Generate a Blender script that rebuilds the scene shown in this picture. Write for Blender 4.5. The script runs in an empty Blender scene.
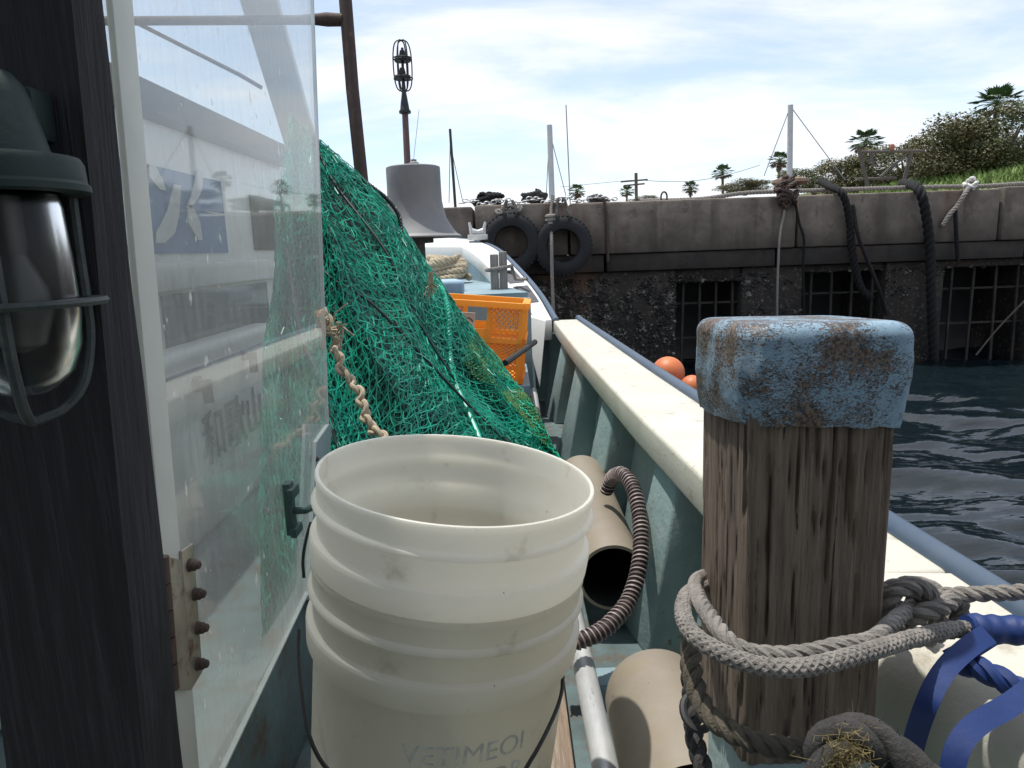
import bpy, bmesh, math, random
from mathutils import Vector, Matrix, noise
random.seed(7)
SC = bpy.context.scene
COL = SC.collection
V = Vector
PI = math.pi

# ------------------------------------------------------------------ camera
FPX = 711.0
TILT = math.radians(10.68)
ROLL = math.radians(2.0)
_F = V((0, math.cos(TILT), -math.sin(TILT)))
_U0 = V((0, math.sin(TILT), math.cos(TILT)))
_X0 = V((1, 0, 0))
_R = _X0 * math.cos(ROLL) - _U0 * math.sin(ROLL)
_U = _U0 * math.cos(ROLL) + _X0 * math.sin(ROLL)
cam_d = bpy.data.cameras.new('camera')
cam = bpy.data.objects.new('camera', cam_d)
COL.objects.link(cam)
cam_d.sensor_width = 36.0
cam_d.lens = FPX / 1024 * 36.0
cam_d.clip_start = 0.02
cam_d.clip_end = 2000
m3 = Matrix((_R, _U, -_F)).transposed()
cam.matrix_world = m3.to_4x4()
SC.camera = cam


def ray(px, py):
    return _F + _R * ((px - 512) / FPX) + _U * ((384 - py) / FPX)


def P(px, py, d):
    return ray(px, py) * d


def PX(px, py, x):
    q = ray(px, py)
    return q * (x / q.x)


def PY(px, py, y):
    q = ray(px, py)
    return q * (y / q.y)


def PZ(px, py, z):
    q = ray(px, py)
    return q * (z / q.z)


# ------------------------------------------------------------------ materials
def nt(mat):
    mat.use_nodes = True
    return mat.node_tree.nodes, mat.node_tree.links


def mat(name, c1, c2=None, rough=0.6, metal=0.0, spec=0.5, scale=8.0, stretch=(1, 1, 1), lo=0.35, hi=0.65,
        bump=0.0, bscale=40.0, bstretch=None, detail=6.0, c3=None, scale3=20.0, lo3=0.6, hi3=0.7, rough2=None,
        sss=0.0, trans=0.0, coat=0.0, c4=None, scale4=60, lo4=.6, hi4=.7, dist=0.0):
    """Principled material: c1/c2 mixed by stretched noise, optional third stain colour, optional bump."""
    m = bpy.data.materials.new(name)
    N, L = nt(m)
    b = N['Principled BSDF']
    b.inputs['Roughness'].default_value = rough
    b.inputs['Metallic'].default_value = metal
    b.inputs['Specular IOR Level'].default_value = spec
    b.inputs['Coat Weight'].default_value = coat
    if sss:
        b.inputs['Subsurface Weight'].default_value = sss
        b.inputs['Subsurface Radius'].default_value = (1, .9, .7)
        b.inputs['Subsurface Scale'].default_value = 0.02
    tc = N.new('ShaderNodeTexCoord')
    col = None

    def noise_fac(sc, st, lo_, hi_, det=detail):
        mp = N.new('ShaderNodeMapping')
        mp.inputs['Scale'].default_value = st
        L.new(tc.outputs['Object'], mp.inputs['Vector'])
        n = N.new('ShaderNodeTexNoise')
        n.inputs['Scale'].default_value = sc
        n.inputs['Detail'].default_value = det
        n.inputs['Distortion'].default_value = dist
        n.inputs['Roughness'].default_value = 0.65
        L.new(mp.outputs['Vector'], n.inputs['Vector'])
        r = N.new('ShaderNodeMapRange')
        r.inputs['From Min'].default_value = lo_
        r.inputs['From Max'].default_value = hi_
        L.new(n.outputs['Fac'], r.inputs['Value'])
        return r.outputs['Result'], n.outputs['Fac']

    if c2 is None:
        c2 = tuple(x * 0.82 for x in c1)
    fac, raw = noise_fac(scale, stretch, lo, hi)
    mx = N.new('ShaderNodeMix')
    mx.data_type = 'RGBA'
    mx.inputs['A'].default_value = (*c1, 1)
    mx.inputs['B'].default_value = (*c2, 1)
    L.new(fac, mx.inputs['Factor'])
    col = mx.outputs['Result']
    if c3 is not None:
        f3, _ = noise_fac(scale3, stretch, lo3, hi3)
        m2 = N.new('ShaderNodeMix')
        m2.data_type = 'RGBA'
        L.new(f3, m2.inputs['Factor'])
        L.new(col, m2.inputs['A'])
        m2.inputs['B'].default_value = (*c3, 1)
        col = m2.outputs['Result']
    L.new(col, b.inputs['Base Color'])
    if c4 is not None:
        f4, _ = noise_fac(scale4, stretch, lo4, hi4, 3)
        m4 = N.new('ShaderNodeMix')
        m4.data_type = 'RGBA'
        L.new(f4, m4.inputs['Factor'])
        L.new(col, m4.inputs['A'])
        m4.inputs['B'].default_value = (*c4, 1)
        col = m4.outputs['Result']
        L.new(col, b.inputs['Base Color'])
    if trans:
        tb = N.new('ShaderNodeBsdfTranslucent')
        L.new(col, tb.inputs['Color'])
        ms = N.new('ShaderNodeMixShader')
        ms.inputs[0].default_value = trans
        L.new(b.outputs[0], ms.inputs[1])
        L.new(tb.outputs[0], ms.inputs[2])
        L.new(ms.outputs[0], N['Material Output'].inputs['Surface'])
    if rough2 is not None:
        rr = N.new('ShaderNodeMapRange')
        rr.inputs['To Min'].default_value = rough
        rr.inputs['To Max'].default_value = rough2
        L.new(fac, rr.inputs['Value'])
        L.new(rr.outputs['Result'], b.inputs['Roughness'])
    if bump:
        _, h = noise_fac(bscale, bstretch or stretch, 0, 1)
        bp = N.new('ShaderNodeBump')
        bp.inputs['Strength'].default_value = bump
        bp.inputs['Distance'].default_value = 0.004
        L.new(h, bp.inputs['Height'])
        L.new(bp.outputs['Normal'], b.inputs['Normal'])
    return m


M = {}
M['cream'] = mat('cream_paint', (0.61, 0.59, 0.50), (0.52, 0.50, 0.415), rough=0.45, scale=7, c3=(0.34, 0.29, 0.21), scale3=22, lo3=0.57, hi3=0.76, bump=0.25, bscale=160, c4=(.16, .10, .06), scale4=70, lo4=.70, hi4=.74)
M['white'] = mat('white_gelcoat', (0.80, 0.79, 0.74), (0.73, 0.72, 0.67), rough=0.35, scale=4, c3=(0.42, 0.40, 0.34), scale3=14, lo3=0.68, hi3=0.82)
M['pailw'] = mat('white_polythene', (0.94, 0.92, 0.855), (0.91, 0.885, 0.81), rough=0.36, scale=6, c3=(0.70, 0.66, 0.55), scale3=26, lo3=0.60, hi3=0.80, bump=0.08, bscale=60, c4=(.30, .25, .18), scale4=120, lo4=.735, hi4=.76, trans=.52)
M['teal'] = mat('teal_paint', (0.27, 0.36, 0.35), (0.20, 0.29, 0.285), rough=0.55, scale=7, c3=(0.38, 0.40, 0.36), scale3=22, lo3=0.58, hi3=0.75, bump=0.6, bscale=55, c4=(.13, .10, .07), scale4=26, lo4=.66, hi4=.74)
M['blockerdark'] = mat('light_blocker_dark', (0.05, 0.07, 0.068), (0.035, 0.05, 0.05), rough=.5)  # dark colour of the added block that cuts ambient light
M['deckteal'] = mat('deck_worn_teal', (0.12, 0.175, 0.18), (0.07, 0.10, 0.10), rough=0.75, scale=9, c3=(0.10, 0.07, 0.045), scale3=14, lo3=0.5, hi3=0.65, bump=0.4, bscale=70)
M['deckblue'] = mat('deck_blue_paint', (0.235, 0.33, 0.365), (0.18, 0.26, 0.29), rough=0.6, scale=5, c3=(0.42, 0.45, 0.42), scale3=16, lo3=0.6, hi3=0.78, bump=0.3, bscale=90)
M['railblue'] = mat('rail_blue', (0.048, 0.075, 0.115), (0.07, 0.098, 0.135), rough=0.4, scale=9, c3=(0.07, 0.11, 0.16), scale3=30, lo3=0.66, hi3=0.75)
M['bluebox'] = mat('pale_blue_plastic', (0.36, 0.52, 0.66), None, rough=0.5)
M['hull'] = mat('hull_white', (0.65, 0.67, 0.66), (0.5, 0.52, 0.5), rough=0.4)
M['grip'] = mat('grey_grip', (0.10, 0.10, 0.11), (0.075, 0.075, 0.08), rough=0.9, bump=0.6, bscale=300)
M['galv'] = mat('galvanised_steel', (0.56, 0.56, 0.55), (0.42, 0.42, 0.41), rough=0.42, metal=0.25, scale=40, stretch=(1, .25, 1), c3=(0.10, 0.09, 0.08), scale3=45, lo3=0.66, hi3=0.72)
M['pvc'] = mat('beige_pvc', (0.29, 0.25, 0.195), (0.23, 0.195, 0.15), rough=0.5, scale=6, c3=(0.26, 0.205, 0.13), scale3=18, lo3=0.54, hi3=0.75, c4=(.12, .09, .06), scale4=60, lo4=.68, hi4=.74, bump=0.1, bscale=60)
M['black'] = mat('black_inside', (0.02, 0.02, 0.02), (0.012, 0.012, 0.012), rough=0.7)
M['wire'] = mat('black_wire', (0.015, 0.015, 0.016), None, rough=0.4)
M['hose'] = mat('hose_brown', (0.042, 0.028, 0.029), (0.03, 0.022, 0.023), rough=0.5)
M['hosering'] = mat('hose_ring_pink', (0.30, 0.235, 0.22), (0.24, 0.19, 0.18), rough=0.5)
M['darkpost'] = mat('dark_timber', (0.019, 0.017, 0.019), (0.010, 0.0095, 0.0105), rough=0.8, scale=10, stretch=(12, 12, .5), lo=.3, hi=.7, bump=1.0, bscale=22, bstretch=(12, 12, .4), c3=(0.048, 0.044, 0.048), scale3=16, lo3=.5, hi3=.75)  # near-black timber tone with paler streaks
M['plank'] = mat('deck_plank', (0.26, 0.19, 0.13), (0.15, 0.11, 0.08), rough=0.8, scale=8, stretch=(10, .6, 10), bump=.6, bscale=30, c3=(.36, .32, .26), scale3=14, lo3=.5, hi3=.7)
M['grey_wood'] = mat('silver_timber', (0.30, 0.28, 0.25), (0.17, 0.16, 0.145), rough=0.85, scale=8, stretch=(14, 14, .5), bump=.8, bscale=16)
M['rope_grey'] = mat('grey_rope', (0.30, 0.275, 0.245), (0.18, 0.165, 0.15), rough=0.85, scale=60, bump=.6, bscale=500)
M['rope_old'] = mat('weathered_rope', (0.15, 0.125, 0.085), (0.075, 0.068, 0.055), rough=0.9, scale=40, bump=.7, bscale=500)
M['rope_dark'] = mat('tarred_rope', (0.008, 0.008, 0.008), (0.005, 0.005, 0.005), rough=0.9, scale=40)
M['rope_char'] = mat('charcoal_rope', (0.07, 0.066, 0.062), (0.035, 0.034, 0.032), rough=0.9, scale=60, bump=.8, bscale=400)
M['rope_tan'] = mat('tan_rope', (0.48, 0.40, 0.28), (0.34, 0.28, 0.19), rough=0.85, scale=60)
M['frayed'] = mat('yellow_fibre', (0.33, 0.25, 0.10), (0.22, 0.18, 0.08), rough=0.8, scale=80)
M['strap'] = mat('blue_strap', (0.010, 0.036, 0.16), (0.008, 0.027, 0.12), rough=0.6, scale=12, bump=.10, bscale=200)
M['net'] = mat('green_twine', (0.014, 0.43, 0.275), (0.006, 0.20, 0.14), rough=0.36, scale=9, lo=.35, hi=.6, c3=(0.13, 0.60, 0.43), scale3=24, lo3=.58, hi3=.7)
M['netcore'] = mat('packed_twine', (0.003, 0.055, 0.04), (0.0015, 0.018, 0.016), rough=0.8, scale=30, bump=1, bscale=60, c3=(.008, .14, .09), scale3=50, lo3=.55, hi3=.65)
M['netolive'] = mat('olive_twine', (0.16, 0.26, 0.07), (0.03, 0.22, 0.10), rough=0.6, scale=14)
M['cord'] = mat('dark_headline', (0.004, 0.02, 0.016), (0.006, 0.012, 0.012), rough=0.5, scale=30)
M['leadline'] = mat('grey_leadline', (0.06, 0.075, 0.075), (0.012, 0.02, 0.02), rough=0.4, scale=40)
M['orange'] = mat('orange_plastic', (0.99, 0.58, 0.11), (0.97, 0.52, 0.085), rough=0.42, scale=8, trans=.42)
M['label'] = mat('white_label', (0.72, 0.70, 0.66), None, rough=.6)
M['ink'] = mat('black_ink', (0.03, 0.03, 0.03), None, rough=.6)
M['buoy'] = mat('orange_float', (0.62, 0.17, 0.05), (0.50, 0.13, 0.045), rough=0.5, scale=14, c3=(.35, .16, .08), scale3=60, lo3=.6, hi3=.75)
M['shade'] = mat('grey_cast_metal', (0.24, 0.24, 0.235), (0.195, 0.195, 0.195), rough=0.6, metal=.15, scale=4, c3=(.28, .255, .235), scale3=7, lo3=.55, hi3=.75, bump=.15, bscale=70)
M['rustpole'] = mat('rusty_brown_pipe', (0.075, 0.045, 0.035), (0.05, 0.03, 0.025), rough=0.75, scale=20, c3=(.13, .075, .05), scale3=50, lo3=.58, hi3=.7, bump=.4, bscale=90)
M['mastred'] = mat('oxide_red_mast', (0.11, 0.055, 0.05), (0.08, 0.045, 0.042), rough=.6)
M['darkiron'] = mat('dark_iron', (0.025, 0.028, 0.028), (0.04, 0.038, 0.035), rough=.6, metal=.3)
M['hinge'] = mat('stained_steel', (0.52, 0.47, 0.40), (0.38, 0.31, 0.24), rough=.38, metal=.75, scale=18, c3=(.17, .085, .045), scale3=30, lo3=.54, hi3=.66, bump=.3, bscale=100)
M['rust'] = mat('rust', (0.085, 0.05, 0.035), (0.05, 0.034, 0.026), rough=.7, scale=60, bump=.6, bscale=150)
M['lampgreen'] = mat('dark_green_enamel', (0.010, 0.022, 0.019), (0.016, 0.03, 0.026), rough=.6, spec=.4, scale=10, bump=.15, bscale=80)
M['guard'] = mat('worn_guard_metal', (0.045, 0.056, 0.055), (0.07, 0.076, 0.07), rough=.55, metal=.4, scale=50, bump=.5, bscale=120)
M['batten'] = mat('cream_batten', (0.60, 0.60, 0.52), (0.54, 0.54, 0.47), rough=.5, scale=10)
M['fitting'] = mat('green_bronze', (0.035, 0.085, 0.08), (0.06, 0.10, 0.09), rough=.5, metal=.4)
M['weediron'] = mat('weedy_iron', (0.045, 0.038, 0.03), (0.018, 0.016, 0.014), rough=.95, scale=6)
M['framegrey'] = mat('weathered_frame', (0.11, 0.095, 0.08), (0.06, 0.05, 0.042), rough=.8, scale=6)
M['lampred'] = mat('faded_red_cap', (0.34, 0.13, 0.08), None, rough=.7)
M['bulb'] = mat('clouded_bulb', (0.16, 0.16, 0.155), (0.10, 0.10, 0.10), rough=.3)
M['greyplate'] = mat('grey_blue_plate', (0.25, 0.30, 0.31), (0.20, 0.25, 0.26), rough=.5)
M['darkband'] = mat('dark_fascia', (0.035, 0.033, 0.034), None, rough=.5)
M['bluebanner'] = mat('blue_sign_paint', (0.03, 0.17, 0.42), (0.025, 0.14, 0.36), rough=.5)
M['window'] = mat('dark_window_glass', (0.02, 0.024, 0.03), None, rough=.08)
M['signwhite'] = mat('sign_white', (0.78, 0.78, 0.76), None, rough=.5)
M['letter'] = mat('letter_dark', (0.01, 0.02, 0.03), None, rough=.5)
M['faint'] = mat('faded_print', (0.56, 0.56, 0.52), (0.80, 0.78, 0.70), rough=.5, scale=70, lo=.45, hi=.6)
M['tyre'] = mat('tyre_rubber', (0.012, 0.0125, 0.014), (0.018, 0.0185, 0.02), rough=.8, scale=12, bump=.3, bscale=40)
M['mastgrey'] = mat('mast_alloy', (0.45, 0.46, 0.48), None, rough=.5)
M['line'] = mat('rigging_line', (0.25, 0.25, 0.27), None, rough=.7)
M['concdirt'] = mat('quay_ground_concrete', (0.30, 0.28, 0.25), (0.22, 0.21, 0.18), rough=.9, scale=2)
M['earth'] = mat('bank_earth', (0.06, 0.09, 0.025), (0.08, 0.075, 0.03), rough=.95, scale=.6)
M['grass'] = mat('bank_grass', (0.12, 0.20, 0.035), (0.17, 0.24, 0.06), rough=.7, scale=.5)
M['leaf1'] = mat('olive_leaf', (0.12, 0.125, 0.05), (0.065, 0.085, 0.03), rough=.6, scale=1.6, c3=(.15, .11, .05), scale3=1.4, lo3=.52, hi3=.7)
M['leaf2'] = mat('russet_leaf', (0.16, 0.135, 0.06), (0.085, 0.095, 0.035), rough=.6, scale=1.6, c3=(.18, .115, .055), scale3=1.2, lo3=.52, hi3=.68)
M['palmleaf'] = mat('palm_leaf', (0.06, 0.12, 0.035), (0.04, 0.085, 0.03), rough=.5, scale=1)
M['palmdry'] = mat('palm_dry_skirt', (0.16, 0.11, 0.065), (0.10, 0.07, 0.045), rough=.9, scale=3)
M['bark'] = mat('bark', (0.12, 0.095, 0.07), (0.08, 0.065, 0.05), rough=.95, scale=8)
M['driftwood'] = mat('worn_brown_bollard', (0.22, 0.14, 0.09), (0.13, 0.085, 0.06), rough=.8, scale=12)
M['barn'] = mat('barnacle_shell', (0.27, 0.25, 0.22), (0.02, 0.018, 0.016), rough=.9, scale=16, lo=.36, hi=.50)

# glass of the lamp
g = bpy.data.materials.new('lamp_glass')
N, L = nt(g)
b = N['Principled BSDF']
b.inputs['Base Color'].default_value = (0.70, 0.70, 0.68, 1)
b.inputs['Specular IOR Level'].default_value = .1
b.inputs['Roughness'].default_value = 0.22
b.inputs['Transmission Weight'].default_value = 1.0
b.inputs['IOR'].default_value = 1.22
M['glass'] = g

# weathered clear acrylic: transparent + surface reflection + a veil of fine scratches
g = bpy.data.materials.new('weathered_acrylic')
N, L = nt(g)
N.remove(N['Principled BSDF'])
out = N['Material Output']
tr = N.new('ShaderNodeBsdfTransparent')
tr.inputs['Color'].default_value = (0.93, 0.96, 0.955, 1)
gl = N.new('ShaderNodeBsdfGlossy')
gl.inputs['Roughness'].default_value = 0.025
lw = N.new('ShaderNodeLayerWeight')
lw.inputs['Blend'].default_value = .5
pw = N.new('ShaderNodeMath')
pw.operation = 'POWER'
pw.inputs[1].default_value = 4.3
L.new(lw.outputs['Facing'], pw.inputs[0])
fr = N.new('ShaderNodeMapRange')
fr.inputs['To Min'].default_value = .035
fr.inputs['To Max'].default_value = .9
L.new(pw.outputs[0], fr.inputs['Value'])
mx1 = N.new('ShaderNodeMixShader')
L.new(fr.outputs[0], mx1.inputs[0])
L.new(tr.outputs[0], mx1.inputs[1])
L.new(gl.outputs[0], mx1.inputs[2])
df = N.new('ShaderNodeBsdfDiffuse')
df.inputs['Color'].default_value = (0.88, 0.875, 0.82, 1)
tl = N.new('ShaderNodeBsdfTranslucent')
tl.inputs['Color'].default_value = (0.88, 0.875, 0.82, 1)
mx2 = N.new('ShaderNodeMixShader')
mx2.inputs[0].default_value = 0.5
L.new(df.outputs[0], mx2.inputs[1])
L.new(tl.outputs[0], mx2.inputs[2])
tc = N.new('ShaderNodeTexCoord')
mp = N.new('ShaderNodeMapping')
mp.inputs['Scale'].default_value = (14, 14, 2.2)
L.new(tc.outputs['Object'], mp.inputs['Vector'])
n1 = N.new('ShaderNodeTexNoise')
n1.inputs['Scale'].default_value = 7
n1.inputs['Detail'].default_value = 8
L.new(mp.outputs[0], n1.inputs['Vector'])
rg = N.new('ShaderNodeMapRange')
rg.inputs['From Min'].default_value = 0.3
rg.inputs['From Max'].default_value = 0.75
rg.inputs['To Min'].default_value = 0.11
rg.inputs['To Max'].default_value = 0.21
L.new(n1.outputs['Fac'], rg.inputs['Value'])
n2 = N.new('ShaderNodeTexNoise')
n2.inputs['Scale'].default_value = 75
n2.inputs['Detail'].default_value = 3
mp2 = N.new('ShaderNodeMapping')
mp2.inputs['Scale'].default_value = (1, 1, .55)
L.new(tc.outputs['Object'], mp2.inputs['Vector'])
L.new(mp2.outputs[0], n2.inputs['Vector'])
rg2 = N.new('ShaderNodeMapRange')
rg2.inputs['From Min'].default_value = 0.69
rg2.inputs['From Max'].default_value = 0.74
rg2.inputs['To Max'].default_value = 0.6
L.new(n2.outputs['Fac'], rg2.inputs['Value'])
ad = N.new('ShaderNodeMath')
ad.operation = 'ADD'
ad.use_clamp = True
L.new(rg.outputs[0], ad.inputs[0])
L.new(rg2.outputs[0], ad.inputs[1])
sz = N.new('ShaderNodeSeparateXYZ')
L.new(tc.outputs['Object'], sz.inputs[0])
rz_ = N.new('ShaderNodeMapRange')
rz_.interpolation_type = 'SMOOTHSTEP'
rz_.inputs['From Min'].default_value = .17
rz_.inputs['From Max'].default_value = -.05
rz_.inputs['To Max'].default_value = .36
n5 = N.new('ShaderNodeTexNoise')
n5.inputs['Scale'].default_value = 5
n5.inputs['Detail'].default_value = 5
L.new(tc.outputs['Object'], n5.inputs['Vector'])
n5m = N.new('ShaderNodeMath')
n5m.operation = 'MULTIPLY_ADD'
n5m.inputs[1].default_value = .30
L.new(n5.outputs['Fac'], n5m.inputs[0])
L.new(sz.outputs['Z'], n5m.inputs[2])
n5s = N.new('ShaderNodeMath')
n5s.operation = 'SUBTRACT'
n5s.inputs[1].default_value = .15
L.new(n5m.outputs[0], n5s.inputs[0])
L.new(n5s.outputs[0], rz_.inputs['Value'])
ad2 = N.new('ShaderNodeMath')
ad2.operation = 'ADD'
ad2.use_clamp = True
L.new(ad.outputs[0], ad2.inputs[0])
L.new(rz_.outputs[0], ad2.inputs[1])
mx3 = N.new('ShaderNodeMixShader')
L.new(ad2.outputs[0], mx3.inputs[0])
L.new(mx1.outputs[0], mx3.inputs[1])
L.new(mx2.outputs[0], mx3.inputs[2])
L.new(mx3.outputs[0], out.inputs['Surface'])
M['acrylic'] = g
M['acryledge'] = mat('acrylic_edge', (0.55, 0.60, 0.58), None, rough=.4)

# harbour concrete: grey cap, wet dark stains lower down, rust runs
def concrete(name, top, low, z0, z1, crust=False):
    m = mat(name, top, tuple(x * .48 for x in top), rough=.9, scale=3.2, lo=.35, hi=.65, bump=1.0, bscale=22,
            c3=tuple(x * .42 for x in top), scale3=4.5, lo3=.54, hi3=.66, c4=tuple(x * .3 for x in top), scale4=34, lo4=.66, hi4=.70)
    N, L = nt(m)
    b = N['Principled BSDF']
    prev = b.inputs['Base Color'].links[0].from_socket
    geo = N.new('ShaderNodeNewGeometry')
    sx = N.new('ShaderNodeSeparateXYZ')
    L.new(geo.outputs['Position'], sx.inputs[0])
    nn = N.new('ShaderNodeTexNoise')
    nn.inputs['Scale'].default_value = 5
    nn.inputs['Detail'].default_value = 6
    mp = N.new('ShaderNodeMapping')
    mp.inputs['Scale'].default_value = (1.2, 1, .8)
    L.new(geo.outputs['Position'], mp.inputs[0])
    L.new(mp.outputs[0], nn.inputs['Vector'])
    ma = N.new('ShaderNodeMath')
    ma.operation = 'MULTIPLY_ADD'
    ma.inputs[1].default_value = .55
    L.new(nn.outputs['Fac'], ma.inputs[0])
    L.new(sx.outputs['Z'], ma.inputs[2])
    r = N.new('ShaderNodeMapRange')
    r.inputs['From Min'].default_value = z0 + .27
    r.inputs['From Max'].default_value = z1 + .27
    L.new(ma.outputs[0], r.inputs['Value'])
    mx = N.new('ShaderNodeMix')
    mx.data_type = 'RGBA'
    L.new(r.outputs[0], mx.inputs['Factor'])
    mx.inputs['A'].default_value = (*low, 1)
    L.new(prev, mx.inputs['B'])
    res = mx.outputs['Result']
    # vertical run-off streaks
    ns = N.new('ShaderNodeTexNoise')
    ns.inputs['Scale'].default_value = 6
    ns.inputs['Detail'].default_value = 5
    mps = N.new('ShaderNodeMapping')
    mps.inputs['Scale'].default_value = (1.1, 1, .10)
    L.new(geo.outputs['Position'], mps.inputs[0])
    L.new(mps.outputs[0], ns.inputs['Vector'])
    rs = N.new('ShaderNodeMapRange')
    rs.inputs['From Min'].default_value = .55
    rs.inputs['From Max'].default_value = .68
    rs.inputs['To Max'].default_value = .45
    L.new(ns.outputs['Fac'], rs.inputs['Value'])
    mxs = N.new('ShaderNodeMix')
    mxs.data_type = 'RGBA'
    L.new(rs.outputs[0], mxs.inputs['Factor'])
    L.new(res, mxs.inputs['A'])
    mxs.inputs['B'].default_value = (.05, .04, .032, 1)
    res = mxs.outputs['Result']
    # rust runs
    nr_ = N.new('ShaderNodeTexNoise')
    nr_.inputs['Scale'].default_value = 1.3
    nr_.inputs['Detail'].default_value = 7
    mpr = N.new('ShaderNodeMapping')
    mpr.inputs['Scale'].default_value = (1.6, 1, .30)
    mpr.inputs['Location'].default_value = (4.3, 0, 0)
    L.new(geo.outputs['Position'], mpr.inputs[0])
    L.new(mpr.outputs[0], nr_.inputs['Vector'])
    rr_ = N.new('ShaderNodeMapRange')
    rr_.inputs['From Min'].default_value = .58
    rr_.inputs['From Max'].default_value = .72
    rr_.inputs['To Max'].default_value = .8
    L.new(nr_.outputs['Fac'], rr_.inputs['Value'])
    mxr = N.new('ShaderNodeMix')
    mxr.data_type = 'RGBA'
    L.new(rr_.outputs[0], mxr.inputs['Factor'])
    L.new(res, mxr.inputs['A'])
    mxr.inputs['B'].default_value = (.13, .065, .035, 1)
    res = mxr.outputs['Result']
    if crust:
        nc = N.new('ShaderNodeTexNoise')
        nc.inputs['Scale'].default_value = 26
        nc.inputs['Detail'].default_value = 8
        nc.inputs['Roughness'].default_value = .75
        L.new(geo.outputs['Position'], nc.inputs['Vector'])
        rc = N.new('ShaderNodeMapRange')
        rc.inputs['From Min'].default_value = .55
        rc.inputs['From Max'].default_value = .68
        L.new(nc.outputs['Fac'], rc.inputs['Value'])
        mc = N.new('ShaderNodeMix')
        mc.data_type = 'RGBA'
        L.new(rc.outputs[0], mc.inputs['Factor'])
        L.new(res, mc.inputs['A'])
        mc.inputs['B'].default_value = (.17, .145, .115, 1)
        res = mc.outputs['Result']
    L.new(res, b.inputs['Base Color'])
    return m


M['cap'] = concrete('quay_capstone', (0.235, 0.195, 0.157), (0.075, 0.062, 0.05), -.12, .28)
M['course'] = concrete('quay_lower_course', (0.05, 0.043, 0.036), (0.026, 0.022, 0.018), -.35, -.1)
M['pier'] = concrete('quay_weedy_pier', (0.042, 0.035, 0.028), (0.012, 0.011, 0.009), -.95, -.35, crust=True)

# peeling blue paint over brown timber
def peel(name, lo, hi, zbase):
    m = mat(name, (0.215, 0.33, 0.425), (0.265, 0.38, 0.465), rough=.55, scale=14, lo=.35, hi=.65)
    N, L = nt(m)
    b = N['Principled BSDF']
    prev = b.inputs['Base Color'].links[0].from_socket
    tc = N.new('ShaderNodeTexCoord')
    big = N.new('ShaderNodeTexNoise')
    big.inputs['Scale'].default_value = 30
    big.inputs['Detail'].default_value = 5
    L.new(tc.outputs['Object'], big.inputs['Vector'])
    mp = N.new('ShaderNodeMapping')
    mp.inputs['Scale'].default_value = (.8, .8, 1.5)
    L.new(tc.outputs['Object'], mp.inputs[0])
    fine = N.new('ShaderNodeTexNoise')
    fine.inputs['Scale'].default_value = 330
    fine.inputs['Detail'].default_value = 6
    fine.inputs['Roughness'].default_value = .7
    fine.inputs['Distortion'].default_value = 2.0
    L.new(mp.outputs[0], fine.inputs['Vector'])
    a = N.new('ShaderNodeMath')
    a.operation = 'MULTIPLY_ADD'
    a.inputs[1].default_value = 1.5
    L.new(fine.outputs['Fac'], a.inputs[0])
    L.new(big.outputs['Fac'], a.inputs[2])
    r = N.new('ShaderNodeMapRange')
    r.inputs['From Min'].default_value = lo
    r.inputs['From Max'].default_value = hi
    L.new(a.outputs[0], r.inputs['Value'])
    wd = N.new('ShaderNodeTexNoise')
    wd.inputs['Scale'].default_value = 420
    wd.inputs['Detail'].default_value = 4
    L.new(tc.outputs['Object'], wd.inputs['Vector'])
    cr = N.new('ShaderNodeMix')
    cr.data_type = 'RGBA'
    rw = N.new('ShaderNodeMapRange')
    rw.inputs['From Min'].default_value = .4
    rw.inputs['From Max'].default_value = .62
    L.new(wd.outputs['Fac'], rw.inputs['Value'])
    L.new(rw.outputs[0], cr.inputs['Factor'])
    cr.inputs['A'].default_value = (.028, .024, .022, 1)
    cr.inputs['B'].default_value = (.20, .135, .09, 1)
    mx = N.new('ShaderNodeMix')
    mx.data_type = 'RGBA'
    L.new(r.outputs[0], mx.inputs['Factor'])
    L.new(prev, mx.inputs['A'])
    L.new(cr.outputs['Result'], mx.inputs['B'])
    L.new(mx.outputs['Result'], b.inputs['Base Color'])
    bp = N.new('ShaderNodeBump')
    bp.inputs['Strength'].default_value = .8
    bp.inputs['Distance'].default_value = .002
    bp.invert = True
    L.new(r.outputs[0], bp.inputs['Height'])
    L.new(bp.outputs[0], b.inputs['Normal'])
    return m


M['peel'] = peel('peeling_blue_paint', 1.22, 1.27, 0)
M['postwood'] = mat('weathered_post_timber', (0.25, 0.188, 0.138), (0.105, 0.079, 0.06), rough=.85, dist=.35, scale=15, stretch=(9, 9, .55), lo=.34, hi=.64, detail=12.0,
                    bump=1.0, bscale=34, bstretch=(9, 9, .5), c3=(0.02, 0.016, 0.014), scale3=26, lo3=.60, hi3=.65, c4=(.25, .195, .145), scale4=11, lo4=.58, hi4=.74)

# water
w = bpy.data.materials.new('harbour_water')
N, L = nt(w)
b = N['Principled BSDF']
b.inputs['Base Color'].default_value = (0.005, 0.0105, 0.013, 1)
b.inputs['Roughness'].default_value = 0.03
b.inputs['IOR'].default_value = 1.45
tc = N.new('ShaderNodeTexCoord')
mp = N.new('ShaderNodeMapping')
mp.inputs['Scale'].default_value = (.6, 1.3, 1)
L.new(tc.outputs['Object'], mp.inputs[0])
n1 = N.new('ShaderNodeTexNoise')
n1.inputs['Scale'].default_value = 9
n1.inputs['Detail'].default_value = 3
L.new(mp.outputs[0], n1.inputs['Vector'])
bp = N.new('ShaderNodeBump')
bp.inputs['Strength'].default_value = .35
bp.inputs['Distance'].default_value = .02
L.new(n1.outputs['Fac'], bp.inputs['Height'])
L.new(bp.outputs[0], b.inputs['Normal'])
M['water'] = w

# ------------------------------------------------------------------ mesh builder
W = {}


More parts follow.
